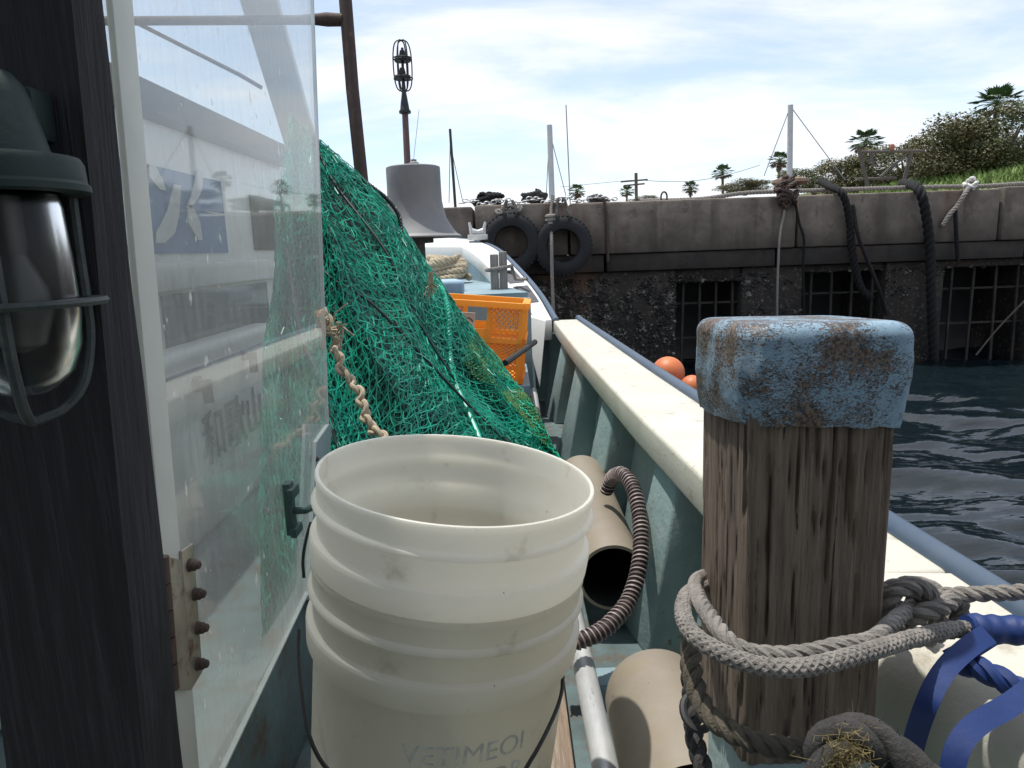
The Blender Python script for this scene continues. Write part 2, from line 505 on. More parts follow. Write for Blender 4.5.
def frames(pts, closed=False):
    n = len(pts)
    T = []
    for i in range(n):
        if closed:
            t = pts[(i + 1) % n] - pts[i - 1]
        else:
            t = pts[min(i + 1, n - 1)] - pts[max(i - 1, 0)]
        if t.length < 1e-9:
            t = V((0, 0, 1))
        T.append(t.normalized())
    up = V((0, 0, 1)) if abs(T[0].z) < .9 else V((1, 0, 0))
    nrm = (up - T[0] * up.dot(T[0])).normalized()
    out = []
    for i in range(n):
        nrm = (nrm - T[i] * nrm.dot(T[i]))
        if nrm.length < 1e-6:
            nrm = T[i].orthogonal()
        nrm.normalize()
        out.append((T[i], nrm.copy(), T[i].cross(nrm)))
    return out


def smooth(pts, k=8, closed=False):
    """Catmull-Rom through the points."""
    pts = [V(p) for p in pts]
    n = len(pts)
    res = []
    segs = n if closed else n - 1
    for i in range(segs):
        p0 = pts[i - 1] if (closed or i > 0) else pts[0] * 2 - pts[1]
        p1 = pts[i]
        p2 = pts[(i + 1) % n]
        p3 = pts[(i + 2) % n] if (closed or i + 2 < n) else p2 * 2 - p1
        for j in range(k):
            t = j / k
            res.append(.5 * ((2 * p1) + (p2 - p0) * t + (2 * p0 - 5 * p1 + 4 * p2 - p3) * t * t + (3 * p1 - p0 - 3 * p2 + p3) * t ** 3))
    if not closed:
        res.append(pts[-1].copy())
    return res


def resample(pts, step):
    out = [pts[0].copy()]
    acc = 0
    for a, b_ in zip(pts, pts[1:]):
        d = (b_ - a).length
        if d < 1e-9:
            continue
        pos = step - acc
        while pos <= d:
            out.append(a.lerp(b_, pos / d))
            pos += step
        acc = (acc + d) % step
    return out


class MB:
    def __init__(s):
        s.v = []
        s.f = []

    def add(s, vs, fs):
        o = len(s.v)
        s.v += [V(q) for q in vs]
        s.f += [tuple(i + o for i in q) for q in fs]

    def tube(s, pts, r, n=8, caps=True, closed=False):
        pts = [V(p) for p in pts]
        fr = frames(pts, closed)
        vs = []
        fs = []
        m = len(pts)
        for i, p in enumerate(pts):
            rr = r[i] if isinstance(r, (list, tuple)) else r
            for k in range(n):
                a = 2 * PI * k / n
                vs.append(p + fr[i][1] * math.cos(a) * rr + fr[i][2] * math.sin(a) * rr)
        for i in range(m if closed else m - 1):
            j = (i + 1) % m
            for k in range(n):
                fs.append((i * n + k, i * n + (k + 1) % n, j * n + (k + 1) % n, j * n + k))
        if caps and not closed:
            fs.append(tuple(reversed(range(n))))
            fs.append(tuple(range((m - 1) * n, m * n)))
        s.add(vs, fs)
        return s

    def hexa(s, a, b_):
        """two quads (lower ring a, upper ring b) of points"""
        n = len(a)
        s.add(list(a) + list(b_), [tuple(reversed(range(n))), tuple(range(n, 2 * n))] + [(k, (k + 1) % n, n + (k + 1) % n, n + k) for k in range(n)])
        return s

    def box(s, c, size, rot=None):
        c = V(c)
        h = V(size) / 2
        R = rot or Matrix.Identity(3)
        a = [c + R @ V((x * h.x, y * h.y, -h.z)) for x, y in ((-1, -1), (1, -1), (1, 1), (-1, 1))]
        b_ = [c + R @ V((x * h.x, y * h.y, h.z)) for x, y in ((-1, -1), (1, -1), (1, 1), (-1, 1))]
        return s.hexa(a, b_)

    def bar(s, p, q, w, h):
        p = V(p)
        q = V(q)
        t = (q - p).normalized()
        up = V((0, 0, 1)) if abs(t.z) < .95 else V((0, 1, 0))
        sd = t.cross(up).normalized()
        u2 = sd.cross(t)
        ring = lambda o: [o + sd * x * w / 2 + u2 * y * h / 2 for x, y in ((-1, -1), (1, -1), (1, 1), (-1, 1))]
        return s.hexa(ring(p), ring(q))

    def lathe(s, prof, org=(0, 0, 0), rot=None, n=48, cap0=False, cap1=False):
        org = V(org)
        R = rot or Matrix.Identity(3)
        vs = []
        for r, z in prof:
            for k in range(n):
                a = 2 * PI * k / n
                vs.append(org + R @ V((r * math.cos(a), r * math.sin(a), z)))
        fs = []
        for i in range(len(prof) - 1):
            for k in range(n):
                fs.append((i * n + k, i * n + (k + 1) % n, (i + 1) * n + (k + 1) % n, (i + 1) * n + k))
        if cap0:
            fs.append(tuple(reversed(range(n))))
        if cap1:
            fs.append(tuple(range((len(prof) - 1) * n, len(prof) * n)))
        s.add(vs, fs)
        return s

    def grid(s, fn, nu, nv):
        vs = [fn(i / nu, j / nv) for j in range(nv + 1) for i in range(nu + 1)]
        fs = [(j * (nu + 1) + i, j * (nu + 1) + i + 1, (j + 1) * (nu + 1) + i + 1, (j + 1) * (nu + 1) + i) for j in range(nv) for i in range(nu)]
        s.add(vs, fs)
        return s

    def ball(s, c, r, n=16, sq=(1, 1, 1)):
        prof = []
        m = n // 2
        for i in range(m + 1):
            a = -PI / 2 + PI * i / m
            prof.append((max(r * math.cos(a), 1e-5), r * math.sin(a)))
        s.lathe(prof, c, Matrix.Diagonal(V(sq)), n)
        return s

    def laid(s, pts, R, pitch=None, strands=3, n=7):
        """three-strand laid rope along pts"""
        pitch = pitch or R * 4.6
        pts = resample(pts, pitch / 14)
        fr = frames(pts)
        acc = 0
        ph = [0]
        for a, b_ in zip(pts, pts[1:]):
            acc += (b_ - a).length
            ph.append(acc / pitch * 2 * PI)
        for k in range(strands):
            q = []
            for i, p in enumerate(pts):
                a = ph[i] + 2 * PI * k / strands
                q.append(p + (fr[i][1] * math.cos(a) + fr[i][2] * math.sin(a)) * R * .52)
            s.tube(q, R * .54, n)
        return s

    def braid(s, pts, R, strands=6, pitch=None):
        pitch = pitch or R * 6.5
        pts = resample(pts, pitch / 24)
        fr = frames(pts)
        s.tube(pts, R * .94, 12)
        ph = [0]
        acc = 0
        for a, b_ in zip(pts, pts[1:]):
            acc += (b_ - a).length
            ph.append(acc / pitch * 2 * PI)
        for dirn in (1, -1):
            for k in range(strands):
                q = []
                for i, p in enumerate(pts):
                    a = dirn * ph[i] + 2 * PI * k / strands
                    wob = math.cos(ph[i] * strands + (0 if dirn > 0 else PI) + k * PI) * .06
                    q.append(p + (fr[i][1] * math.cos(a) + fr[i][2] * math.sin(a)) * R * (.86 + wob))
                s.tube(q, R * .27, 6)
        return s

    def ribbon(s, pts, dirs, w, th):
        """flat strap: centre line, width directions"""
        vs = []
        fr = frames(pts)
        n = len(pts)
        for i, p in enumerate(pts):
            d = V(dirs[i]).normalized()
            nn = fr[i][0].cross(d).normalized()
            ww = w[i] if isinstance(w, (list, tuple)) else w
            for a, b_ in ((-1, -1), (1, -1), (1, 1), (-1, 1)):
                vs.append(V(p) + d * a * ww / 2 + nn * b_ * th / 2)
        fs = [(0, 1, 2, 3), tuple(range((n - 1) * 4 + 3, (n - 1) * 4 - 1, -1))]
        for i in range(n - 1):
            for k in range(4):
                fs.append((i * 4 + k, (i + 1) * 4 + k, (i + 1) * 4 + (k + 1) % 4, i * 4 + (k + 1) % 4))
        s.add(vs, fs)
        return s

    def build(s, name, material, parent=None, label=None, cat=None, group=None, kind=None, bevel=0, segs=2, angle=38, loc=None):
        me = bpy.data.meshes.new(name)
        if loc is not None:
            org = V(loc)
        elif parent is not None:
            org = W[parent.name]
        else:
            xs = [q.x for q in s.v]
            ys = [q.y for q in s.v]
            zs = [q.z for q in s.v]
            org = V(((min(xs) + max(xs)) / 2, (min(ys) + max(ys)) / 2, min(zs)))
        me.from_pydata([tuple(q - org) for q in s.v], [], s.f)
        if bevel:
            bm = bmesh.new()
            bm.from_mesh(me)
            bmesh.ops.recalc_face_normals(bm, faces=bm.faces)
            es = [e for e in bm.edges if e.is_manifold and e.calc_face_angle(0) > .5]
            bmesh.ops.bevel(bm, geom=es, offset=bevel, segments=segs, affect='EDGES', profile=.5)
            bm.to_mesh(me)
            bm.free()
        me.materials.append(material)
        me.shade_smooth()
        me.set_sharp_from_angle(angle=math.radians(angle))
        o = bpy.data.objects.new(name, me)
        COL.objects.link(o)
        if parent is not None:
            o.parent = parent
            o.location = org - W[parent.name]
        else:
            o.location = org
        W[o.name] = org
        put(o, label, cat, group, kind)
        return o


def put(o, label=None, cat=None, group=None, kind=None):
    if label:
        o['label'] = label
    if cat:
        o['category'] = cat
    if group:
        o['group'] = group
    if kind:
        o['kind'] = kind


def thing(name, loc, label, cat, group=None):
    o = bpy.data.objects.new(name, None)
    o.empty_display_size = .1
    o.location = loc
    COL.objects.link(o)
    W[o.name] = V(loc)
    put(o, label, cat, group)
    return o


def copy_tree(o, parent=None):
    c = o.copy()
    COL.objects.link(c)
    if parent is not None:
        c.parent = parent
    for ch in list(o.children):
        copy_tree(ch, c)
    return c


def text_mb(body, size, org, ex, ez, depth=.002, bold=0.0, align='CENTER'):
    """text laid in plane spanned by ex (reading direction) and ez (up)"""
    cu = bpy.data.curves.new('t', 'FONT')
    cu.body = body
    cu.size = size
    cu.extrude = depth / 2
    cu.offset = bold
    cu.align_x = align
    cu.align_y = 'CENTER'
    o = bpy.data.objects.new('t', cu)
    COL.objects.link(o)
    bpy.context.view_layer.update()
    me = bpy.data.meshes.new_from_object(o.evaluated_get(bpy.context.evaluated_depsgraph_get()))
    ex = V(ex).normalized()
    ez = V(ez).normalized()
    en = ex.cross(ez)
    mb = MB()
    mb.add([V(org) + ex * q.co.x + ez * q.co.y + en * q.co.z for q in me.vertices], [tuple(p.vertices) for p in me.polygons])
    bpy.data.objects.remove(o)
    bpy.data.curves.remove(cu)
    bpy.data.meshes.remove(me)
    return mb


def rz(a):
    return Matrix.Rotation(a, 3, 'Z')


def fbm(p, o=4):
    return noise.fractal(V(p), .9, 2.0, o)


# ------------------------------------------------------------------ sky, sun
SUN = V((-0.20, 0.13, 1)).normalized()
wd = bpy.data.worlds.new('World')
SC.world = wd
wd.use_nodes = True
N, L = wd.node_tree.nodes, wd.node_tree.links
bg = N['Background']
sky = N.new('ShaderNodeTexSky')
sky.sky_type = 'NISHITA'
sky.sun_disc = False
sky.sun_elevation = math.asin(SUN.z)
sky.sun_rotation = math.atan2(SUN.x, SUN.y)
sky.dust_density = 0.4
sky.ozone_density = 2.0
tc = N.new('ShaderNodeTexCoord')
sx = N.new('ShaderNodeSeparateXYZ')
L.new(tc.outputs['Generated'], sx.inputs[0])
az = N.new('ShaderNodeMath')
az.operation = 'ADD'
az.inputs[1].default_value = .22
L.new(sx.outputs['Z'], az.inputs[0])
dv = N.new('ShaderNodeVectorMath')
dv.operation = 'DIVIDE'
cb = N.new('ShaderNodeCombineXYZ')
for k in range(3):
    L.new(az.outputs[0], cb.inputs[k])
L.new(tc.outputs['Generated'], dv.inputs[0])
L.new(cb.outputs[0], dv.inputs[1])
mp = N.new('ShaderNodeMapping')
mp.inputs['Scale'].default_value = (.55, 1.0, 1)
mp.inputs['Rotation'].default_value = (0, 0, .25)
mp.inputs['Location'].default_value = (.35, .2, 0)
L.new(dv.outputs[0], mp.inputs[0])
cn = N.new('ShaderNodeTexNoise')
cn.inputs['Scale'].default_value = 1.7
cn.inputs['Detail'].default_value = 9
cn.inputs['Roughness'].default_value = .58
cn.inputs['Distortion'].default_value = .35
L.new(mp.outputs[0], cn.inputs['Vector'])
cr = N.new('ShaderNodeMapRange')
cr.interpolation_type = 'SMOOTHSTEP'
cr.inputs['From Min'].default_value = .36
cr.inputs['From Max'].default_value = .66
cr.inputs['To Min'].default_value = .28
cr.inputs['To Max'].default_value = .97
L.new(cn.outputs['Fac'], cr.inputs['Value'])
mx = N.new('ShaderNodeMix')
mx.data_type = 'RGBA'
L.new(cr.outputs[0], mx.inputs['Factor'])
L.new(sky.outputs[0], mx.inputs['A'])
mx.inputs['B'].default_value = (5.7, 5.8, 6.15, 1)
L.new(mx.outputs['Result'], bg.inputs['Color'])
bg.inputs['Strength'].default_value = 0.15
sd = bpy.data.lights.new('sun', 'SUN')
sd.energy = 3.5
sd.angle = math.radians(.8)
sd.color = (1, .965, .90)
so = bpy.data.objects.new('sun', sd)
COL.objects.link(so)
so.rotation_euler = SUN.to_track_quat('Z', 'Y').to_euler()
so.location = SUN * 30
vs_ = SC.view_settings
vs_.view_transform = 'Standard'
vs_.look = 'None'
vs_.exposure = 0.36
vs_.gamma = 1
SC.cycles.max_bounces = 10
SC.cycles.transparent_max_bounces = 16

# ------------------------------------------------------------------ water
ZW = -1.28
YW = 7.2


def axis(lo, a, b_, hi, fine, coarse):
    r = []
    x = lo
    while x < a:
        r.append(x)
        x += coarse
    x = a
    while x < b_:
        r.append(x)
        x += fine
    x = b_
    while x <= hi:
        r.append(x)
        x += coarse
    return r


xs = axis(-40, -3.2, 8.0, 40, .035, 3)
ys = axis(-40, .2, 8.0, 9.0, .026, 2.5)
mb = MB()


def wave(x, y):
    h = .064 * noise.noise(V((x * 1.0 + 3, y * 2.4 + .3 * x, .3))) + .042 * noise.noise(V((x * 2.2, y * 5.0 + .6 * x, 2.7)))
    h += .012 * noise.noise(V((x * 6, y * 11 + x, 5.1))) + .0035 * noise.noise(V((x * 15, y * 24, 8.1)))
    return h


mb.v = [V((x, y, ZW + wave(x, y))) for y in ys for x in xs]
nx = len(xs)
mb.f = [(j * nx + i, j * nx + i + 1, (j + 1) * nx + i + 1, (j + 1) * nx + i) for j in range(len(ys) - 1) for i in range(nx - 1)]
mb.build('water', M['water'], kind='structure', loc=(0, 0, ZW), angle=180)

# ------------------------------------------------------------------ land behind the wall
mb = MB()
mb.grid(lambda u, v: V((-120 + 260 * u, YW + .9 + 240 * v, .40)), 4, 4)
mb.build('quay_ground', M['concdirt'], kind='structure')


def hill(x, y):
    e = max(0, min(1, (x - 7.3) / 10)) * max(0, min(1, (y - 12) / 4))
    return .38 + 2.6 * e * (0.8 + .25 * noise.noise(V((x * .25, y * .25, 0))))


mb = MB()
mb.grid(lambda u, v: V((6 + 40 * u, 12 + 30 * v, hill(6 + 40 * u, 12 + 30 * v))), 60, 40)
mb.build('grassy_bank', M['earth'], kind='structure')
mb = MB()
rnd = random.Random(3)
for i in range(34000):
    x = rnd.uniform(7, 30)
    y = rnd.uniform(12.2, 23)
    z = hill(x, y)
    if z < .42 and rnd.random() < .4:
        continue
    h = rnd.uniform(.10, .28)
    a = rnd.uniform(0, PI)
    dx, dy = math.cos(a) * .035, math.sin(a) * .035
    lx, ly = rnd.uniform(-.12, .12), rnd.uniform(-.12, .12)
    mb.add([(x - dx, y - dy, z - .02), (x + dx, y + dy, z - .02), (x + lx + dx * .5, y + ly + dy * .5, z + h * .7), (x + lx * 1.5, y + ly * 1.5, z + h)], [(0, 1, 2), (0, 2, 3)])
mb.build('bank_grass', M['grass'], kind='stuff', label='bright green grass growing on the bank behind the harbour wall')

# ------------------------------------------------------------------ harbour wall
ZT = .44
wall = thing('harbour_wall', (2, YW, ZW), 'stained grey concrete harbour wall with barred openings across the water', 'wall')
rnd = random.Random(11)
joints = [-9.5, -6.6, -4.2, -2.45, -.32, .62, 2.86 + .02, 4.9, 7.0, 9.4, 11.8, 14.5]
for a, b_ in zip(joints, joints[1:]):
    mb = MB()
    dz = rnd.uniform(-.012, .012)
    dy = rnd.uniform(-.015, .015)
    mb.box(((a + b_) / 2, YW + .45 + dy, (ZT - .075) / 2 + dz / 2 - .0), (b_ - a - .022, .9, ZT + .075 + dz))
    mb.build('cap_block', M['cap'], wall, bevel=.022, segs=2)
mb = MB()
joint2 = [-9.5, -5, -2.2, -.1, .98, 2.7, 5.2, 8.2, 11, 14.5]
for a, b_ in zip(joint2, joint2[1:]):
    mb.box(((a + b_) / 2, YW + .5, -.165), (b_ - a - .03, .94, .17))
mb.build('lower_course', M['course'], wall, bevel=.012)
# openings (x0,x1,z top)
opens = []
for (pa, pb, pt) in ((676, 742, 283), (803, 886, 273), (945, 1034, 268)):
    a = PY(pa, pt, YW + .1)
    b2 = PY(pb, pt, YW + .1)
    opens.append((a.x, b2.x, a.z))
opens += [(6.6, 7.9, opens[2][2]), (-3.9, -2.6, -.4)]
opens.sort()
mb = MB()
x = -9.5
for (a, b_, zt) in opens:
    mb.box(((x + a) / 2, YW + .56, (ZW - .6 - .255) / 2), (a - x, .92, -.255 - ZW + .6))
    mb.box(((a + b_) / 2, YW + .60, (-.255 + zt) / 2), (b_ - a, .92, -.255 - zt))
    x = b_
mb.box(((x + 14.5) / 2, YW + .56, (ZW - .6 - .255) / 2), (14.5 - x, .92, -.255 - ZW + .6))
mb.build('pier', M['pier'], wall, bevel=.02)
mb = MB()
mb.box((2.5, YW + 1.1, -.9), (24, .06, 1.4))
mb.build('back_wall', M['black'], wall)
for (a, b_, zt) in opens:
    mb = MB()
    n = 4
    for k in range(n):
        xx = a + (b_ - a) * (k + .6) / n
        mb.bar((xx, YW + .2, zt + .02), (xx + rnd.uniform(-.02, .02), YW + .2, ZW - .1), .022, .022)
    for zz in (zt - .22, zt - .58):
        mb.bar((a - .01, YW + .22, zz), (b_ + .01, YW + .22, zz), .02, .02)
    mb.build('bar_grate', M['weediron'], wall)
# encrusting barnacles and oysters
mb = MB()
rnd = random.Random(5)
octa = [(1, 0, 0), (0, 0, 1), (-1, 0, 0), (0, 0, -1), (0, -1, 0)]
for i in range(30000):
    x = rnd.uniform(-4, 7.5)
    z = -.30 - abs(rnd.gauss(0, .45)) - .02
    if z < ZW + .0:
        continue
    inside = any(a < x < b_ and z < zt for a, b_, zt in opens)
    if inside:
        continue
    if noise.noise(V((x * 1.3, z * 1.6, 1))) + .7 * noise.noise(V((x * 6, z * 6, 4))) + rnd.uniform(-.3, .3) < -.22 + max(0, x - 1.6) * .13:
        continue
    r = rnd.uniform(.004, .012) * (2.4 if rnd.random() < .25 else 1.1)
    th = rnd.uniform(0, 2 * PI)
    ca, sa = math.cos(th), math.sin(th)
    mb.add([(x + (q[0] * ca - q[2] * sa) * r, YW + .095 + q[1] * r * .9, z + (q[0] * sa + q[2] * ca) * r * rnd.uniform(.5, 1.1)) for q in octa],
           [(0, 1, 4), (1, 2, 4), (2, 3, 4), (3, 0, 4)])
mb.build('barnacles', M['barn'], wall, kind='stuff', angle=20)

# ------------------------------------------------------------------ things on and behind the wall
# tyres hung on the wall
def tyre(px, py, label):
    c = PY(px, py, YW - .10)
    t = thing('tyre_fender', (c.x, YW - .1, c.z - .28), label, 'tyre', 'old tyres hung on the harbour wall')
    ry = Matrix.Rotation(PI / 2, 3, 'X')
    prof = [(.155, -.05), (.165, -.075), (.20, -.085), (.245, -.082), (.272, -.065), (.28, -.03), (.283, 0), (.28, .03), (.272, .065), (.245, .082), (.20, .085), (.165, .075), (.155, .05), (.17, .03), (.225, .0), (.17, -.03), (.155, -.05)]
    mb = MB()
    mb.lathe(prof, c, ry, 56)
    for k in range(40):
        a = 2 * PI * k / 40
        for sgn in (-1, 1):
            p = c + V((math.cos(a) * .278, sgn * .035, math.sin(a) * .278))
            mb.box(p, (.016, .055, .03), Matrix.Rotation(-a, 3, 'Y'))
    mb.build('casing', M['tyre'], t)
    for sx_ in (-1, 1):
        mb = MB()
        top = V((c.x + sx_ * .03, YW - .01, ZT + .03))
        mb.laid(smooth([c + V((sx_ * .04, -.03, .20)), c + V((sx_ * .06, -.095, .28)), c + V((sx_ * .05, -.0, .36)), top, top + V((0, .25, .0))], 8), .013)
        mb.build('hanging_rope', M['rope_char'], t)


tyre(511, 243, 'old black tyre hung on the wall directly beside the boat bow')
tyre(563, 246, 'old black tyre hung on the wall behind the pale upright rope')


def wall_rope(name, px, r, m, label, cat='rope', kind='laid', yy=None):
    """rope given as picture points + distance in front of the wall"""
    pts = [PY(a, b_, YW + c) for a, b_, c in px]
    mb = MB()
    q = smooth(pts, 10)
    if kind == 'laid':
        mb.laid(q, r)
    else:
        mb.tube(q, [r * (1 + .18 * noise.noise(V((i * .35, r * 50, 0)))) for i in range(len(q))], 9)
    return mb.build(name, m, label=label, cat=cat)


wall_rope('mooring_hawser', [(820, 181, .5), (829, 186, .2), (840, 191, -.06), (846, 203, -.08), (850, 225, -.06), (852, 250, -.05), (860, 285, -.04), (872, 300, -.03)], .036, M['rope_dark'], 'thick black hawser draped over the wall above the middle barred opening')
wall_rope('mooring_hawser', [(902, 183, .6), (912, 185, .2), (920, 191, -.07), (926, 215, -.09), (930, 250, -.06), (931, 290, -.05), (933, 345, .0), (934, 365, .05)], .046, M['rope_dark'], 'thick black hawser hanging straight down to the water at the right pier')
wall_rope('slack_rope', [(853, 205, -.03), (858, 235, -.1), (868, 262, -.12), (880, 292, -.1), (886, 315, .0)], .018, M['rope_dark'], 'thin black rope slanting off the hawser across the middle barred opening')
wall_rope('knotted_rope', [(972, 183, .12), (966, 192, -.05), (958, 205, -.05), (950, 214, -.04), (942, 226, -.02)], .022, M['rope_grey'], 'grey knotted rope end sticking out below a white rope lump')
wall_rope('slack_rope', [(955, 205, -.02), (956, 230, -.05), (958, 262, -.03)], .02, M['rope_dark'], 'short dark rope hanging below the grey knotted rope end')
wall_rope('long_rope', [(640, 201, .25), (700, 199, .2), (745, 193, .25), (800, 191, .22), (860, 189, .3), (930, 187, .28), (985, 186, .3), (1060, 181, .3)], .022, M['rope_grey'], 'long pale rope lying along the top edge of the harbour wall')
wall_rope('upright_rope', [(553, 195, .02), (551, 212, -.05), (551.5, 240, -.2), (552, 270, -.25), (553.5, 322, -.3)], .017, M['rope_grey'], 'pale upright rope with a knot hanging in front of a tyre')
wall_rope('thin_rope', [(787, 200, -.02), (780, 235, -.05), (778, 268, -.05), (777, 300, -.03), (777, 325, .05)], .012, M['rope_grey'], 'thin pale cord hanging straight down from the tangled rusty bundle')
wall_rope('thin_rope', [(794, 195, -.02), (799, 222, -.05), (804, 240, -.05), (803, 270, -.03), (804, 320, .05)], .013, M['rope_dark'], 'thin dark cord hanging right of the pale cord below the bundle')
wall_rope('leaning_stick', [(976, 355, .0), (1000, 326, -.03), (1040, 285, -.05)], .009, M['framegrey'], 'thin stick leaning in front of the right barred opening', 'stick', 'tube')
wall_rope('rusty_chain', [(604, 198, -.01), (606, 215, -.025), (607, 240, -.02), (608, 262, -.02)], .016, M['rust'], 'rusty chain hanging down the wall left of a rust stain', 'chain')
mb = MB()
c = PY(551.5, 220, YW - .1)
for k in range(3):
    mb.tube([c + V((math.cos(a) * .045, math.sin(a) * .045 - .02, (k - 1) * .035)) for a in [i * PI / 6 for i in range(12)]], .02, 7, closed=True)
mb.build('rope_knot', M['rope_grey'], label='bulky pale knot tied round the upright rope', cat='knot')

# tangled bundle
def tangle(name, c, R, r, n, m, label, cat, seed, sq=(1, 1, 1)):
    rn = random.Random(seed)
    mb = MB()
    for k in range(n):
        pts = []
        a = rn.uniform(0, 6.3)
        el = rn.uniform(-1, 1)
        for j in range(9):
            a += rn.uniform(.5, 1.1)
            el += rn.uniform(-.5, .5)
            rad = R * rn.uniform(.6, 1)
            pts.append(V(c) + V((math.cos(a) * math.cos(el) * rad * sq[0], math.sin(a) * math.cos(el) * rad * sq[1], math.sin(el) * rad * sq[2])))
        mb.laid(smooth(pts, 6), r)
    return mb.build(name, m, label=label, cat=cat)


tangle('rope_tangle', PY(787, 192, YW - .03), .17, .02, 8, M['rust'], 'tangled rust brown ropes and rags hanging over the wall edge', 'rope', 1, (.7, .5, 1))
tangle('rope_heap', PY(488, 200, YW + .25), .14, .022, 7, M['rope_dark'], 'black rope heap on the wall top nearest the grey bell shade', 'rope', 2, (1.3, .8, .5))
tangle('rope_heap', PY(534, 197, YW + .3), .12, .02, 7, M['rope_char'], 'charcoal rope heap on the wall top between the two tyres', 'rope', 3, (1.1, .8, .6))
tangle('rope_heap', PY(598, 200, YW + .3), .10, .02, 6, M['rope_char'], 'small charcoal rope heap on the wall top right of both tyres', 'rope', 4, (1.2, .8, .5))
tangle('rope_heap', PY(510, 214, YW - .04), .13, .014, 8, M['rope_grey'], 'pale tangled rope draped on the wall above the left tyre', 'rope', 5, (1.2, .3, .8))
tangle('rope_lump', PY(971, 184, YW + .04), .065, .013, 6, M['label'], 'white rope lump knotted on the wall edge at the right', 'rope', 6)
# iron quay bollard
c = PY(790, 186, YW + .55)
qb = thing('quay_bollard', (c.x, c.y, ZT), 'rusty brown mushroom bollard on the wall top in front of the grey mast', 'bollard')
mb = MB()
mb.lathe([(.10, 0), (.10, .03), (.075, .05), (.07, .12), (.085, .14)], (c.x, c.y, ZT), n=24, cap0=True, cap1=True)
mb.build('stem', M['rust'], qb)
mb = MB()
mb.lathe([(.07, .12), (.15, .13), (.19, .155), (.18, .185), (.12, .205), (.02, .21)], (c.x, c.y, ZT), n=28, cap0=True, cap1=True)
mb.build('head', M['driftwood'], qb)
# chain along the wall top
mb = MB()
a0 = PY(462, 206, YW + .05)
b0 = PY(618, 202, YW + .05)
n = 44
for k in range(n):
    p = a0.lerp(b0, k / n)
    p.z = ZT + .03 + .02 * math.sin(k * .7) + .012 * math.sin(k * 2.1)
    fl = k % 2
    ring = []
    for j in range(12):
        a = 2 * PI * j / 12
        ring.append(p + V((math.cos(a) * .028, math.sin(a) * .016 * (1 - fl), math.sin(a) * .016 * fl)))
    mb.tube(ring, .006, 5, closed=True)
mb.build('mooring_chain', M['galv'], label='grey chain lying along the wall top above the two tyres', cat='chain')
# iron ring
mb = MB()
c = PY(664, 197, YW + .1)
mb.tube([c + V((math.cos(a) * .03, 0, math.sin(a) * .05)) for a in [i * PI / 8 for i in range(16)]], .009, 6, closed=True)
mb.bar(c + V((0, 0, -.1)), c + V((0, 0, -.04)), .02, .02)
mb.build('mooring_ring', M['rust'], label='small rusty iron ring standing on the wall top', cat='ring')

# masts and poles beyond the wall
def mast(px_b, py_b, px_t, py_t, y, r, label, m, stays=()):
    a = PY(px_b, py_b, y)
    b_ = PY(px_t, py_t, y)
    t = thing('boat_mast', a, label, 'mast')
    mb = MB()
    a2 = a.copy()
    a2.z = .2
    mb.tube([a2, b_], [r, r * .85], 10)
    mb.build('pole', m, t)
    for s_ in stays:
        mb = MB()
        e = PY(s_[0], s_[1], y)
        mb.tube([b_.lerp(a, s_[2]), e], .012 * y / 20, 5)
        mb.build('stay', M['line'], t)
    return t


mast(456, 203, 450, 129, 22, .045, 'thin dark leaning mast beyond the wall right of the bell shade', M['darkiron'], [(449, 203, .05), (463, 203, .3)])
mast(552.5, 200, 549.5, 125, 20, .085, 'pale thick mast beyond the wall above the upright rope', M['mastgrey'], [(546, 200, .05), (566, 196, .1)])
mast(571, 195, 566, 105, 24, .02, 'hair thin antenna mast beyond the wall right of the pale mast', M['line'])
mast(791, 175, 790.5, 105, 18, .075, 'light grey mast with two wire stays beyond the wall', M['mastgrey'], [(764, 176, .02), (845, 180, .02)])
# utility pole
c = PY(637, 199, 60)
up = thing('utility_pole', (c.x, c.y, .4), 'distant utility pole with crossarms between two small palms', 'utility pole')
tp = PY(636, 173, 60)
mb = MB()
mb.tube([(c.x, c.y, .4), tp], .13, 8)
mb.build('pole', M['bark'], up)
for yy, w_ in ((180, 1.9), (184, 1.4)):
    q = PY(636, yy, 60)
    mb = MB()
    mb.bar(q + V((-w_ / 2 - .3, 0, -.1)), q + V((w_ / 2, 0, 0)), .14, .12)
    mb.build('crossarm', M['bark'], up)
mb = MB()
e = PY(760, 165, 60)
q = PY(640, 180, 60)
mb.tube([q.lerp(e, i / 12) + V((0, 0, -1.2 * math.sin(PI * i / 12) * .5)) for i in range(13)], .025, 4)
q2 = PY(560, 187, 60)
mb.tube([q2.lerp(PY(632, 180, 60), i / 8) for i in range(9)], .02, 4)
mb.build('power_line', M['line'], up)

# scaffold-like frame behind the wall, right
fa = PY(862, 190, 11.5)
fr_ = thing('steel_frame', (fa.x, fa.y, .40), 'grey tubular steel frame standing behind the wall before the shrubs', 'frame')


def fbar(a, b_, r=.022, name='tube', m='framegrey'):
    mb = MB()
    mb.tube([PY(a[0], a[1], a[2] if len(a) > 2 else 11.5), PY(b_[0], b_[1], b_[2] if len(b_) > 2 else 11.5)], r, 7)
    mb.build(name, M[m], fr_)


fbar((858, 152), (924, 151), .024)
fbar((858, 179), (896, 178))
fbar((858, 146), (869, 190), .03)
fbar((912, 151), (903, 184), .03)
fbar((905, 156), (880, 177))
fbar((870, 151, 12.4), (874, 166, 12.4))
fbar((873, 151), (869, 164), .014)
mb = MB()
c = PY(892, 147, 11.5)
mb.lathe([(.01, -.09), (.045, -.06), (.06, 0), (.045, .05), (.01, .07)], c, Matrix.Diagonal(V((.7, .7, .7))), n=14)
mb.build('lamp_cap', M['lampred'], fr_)


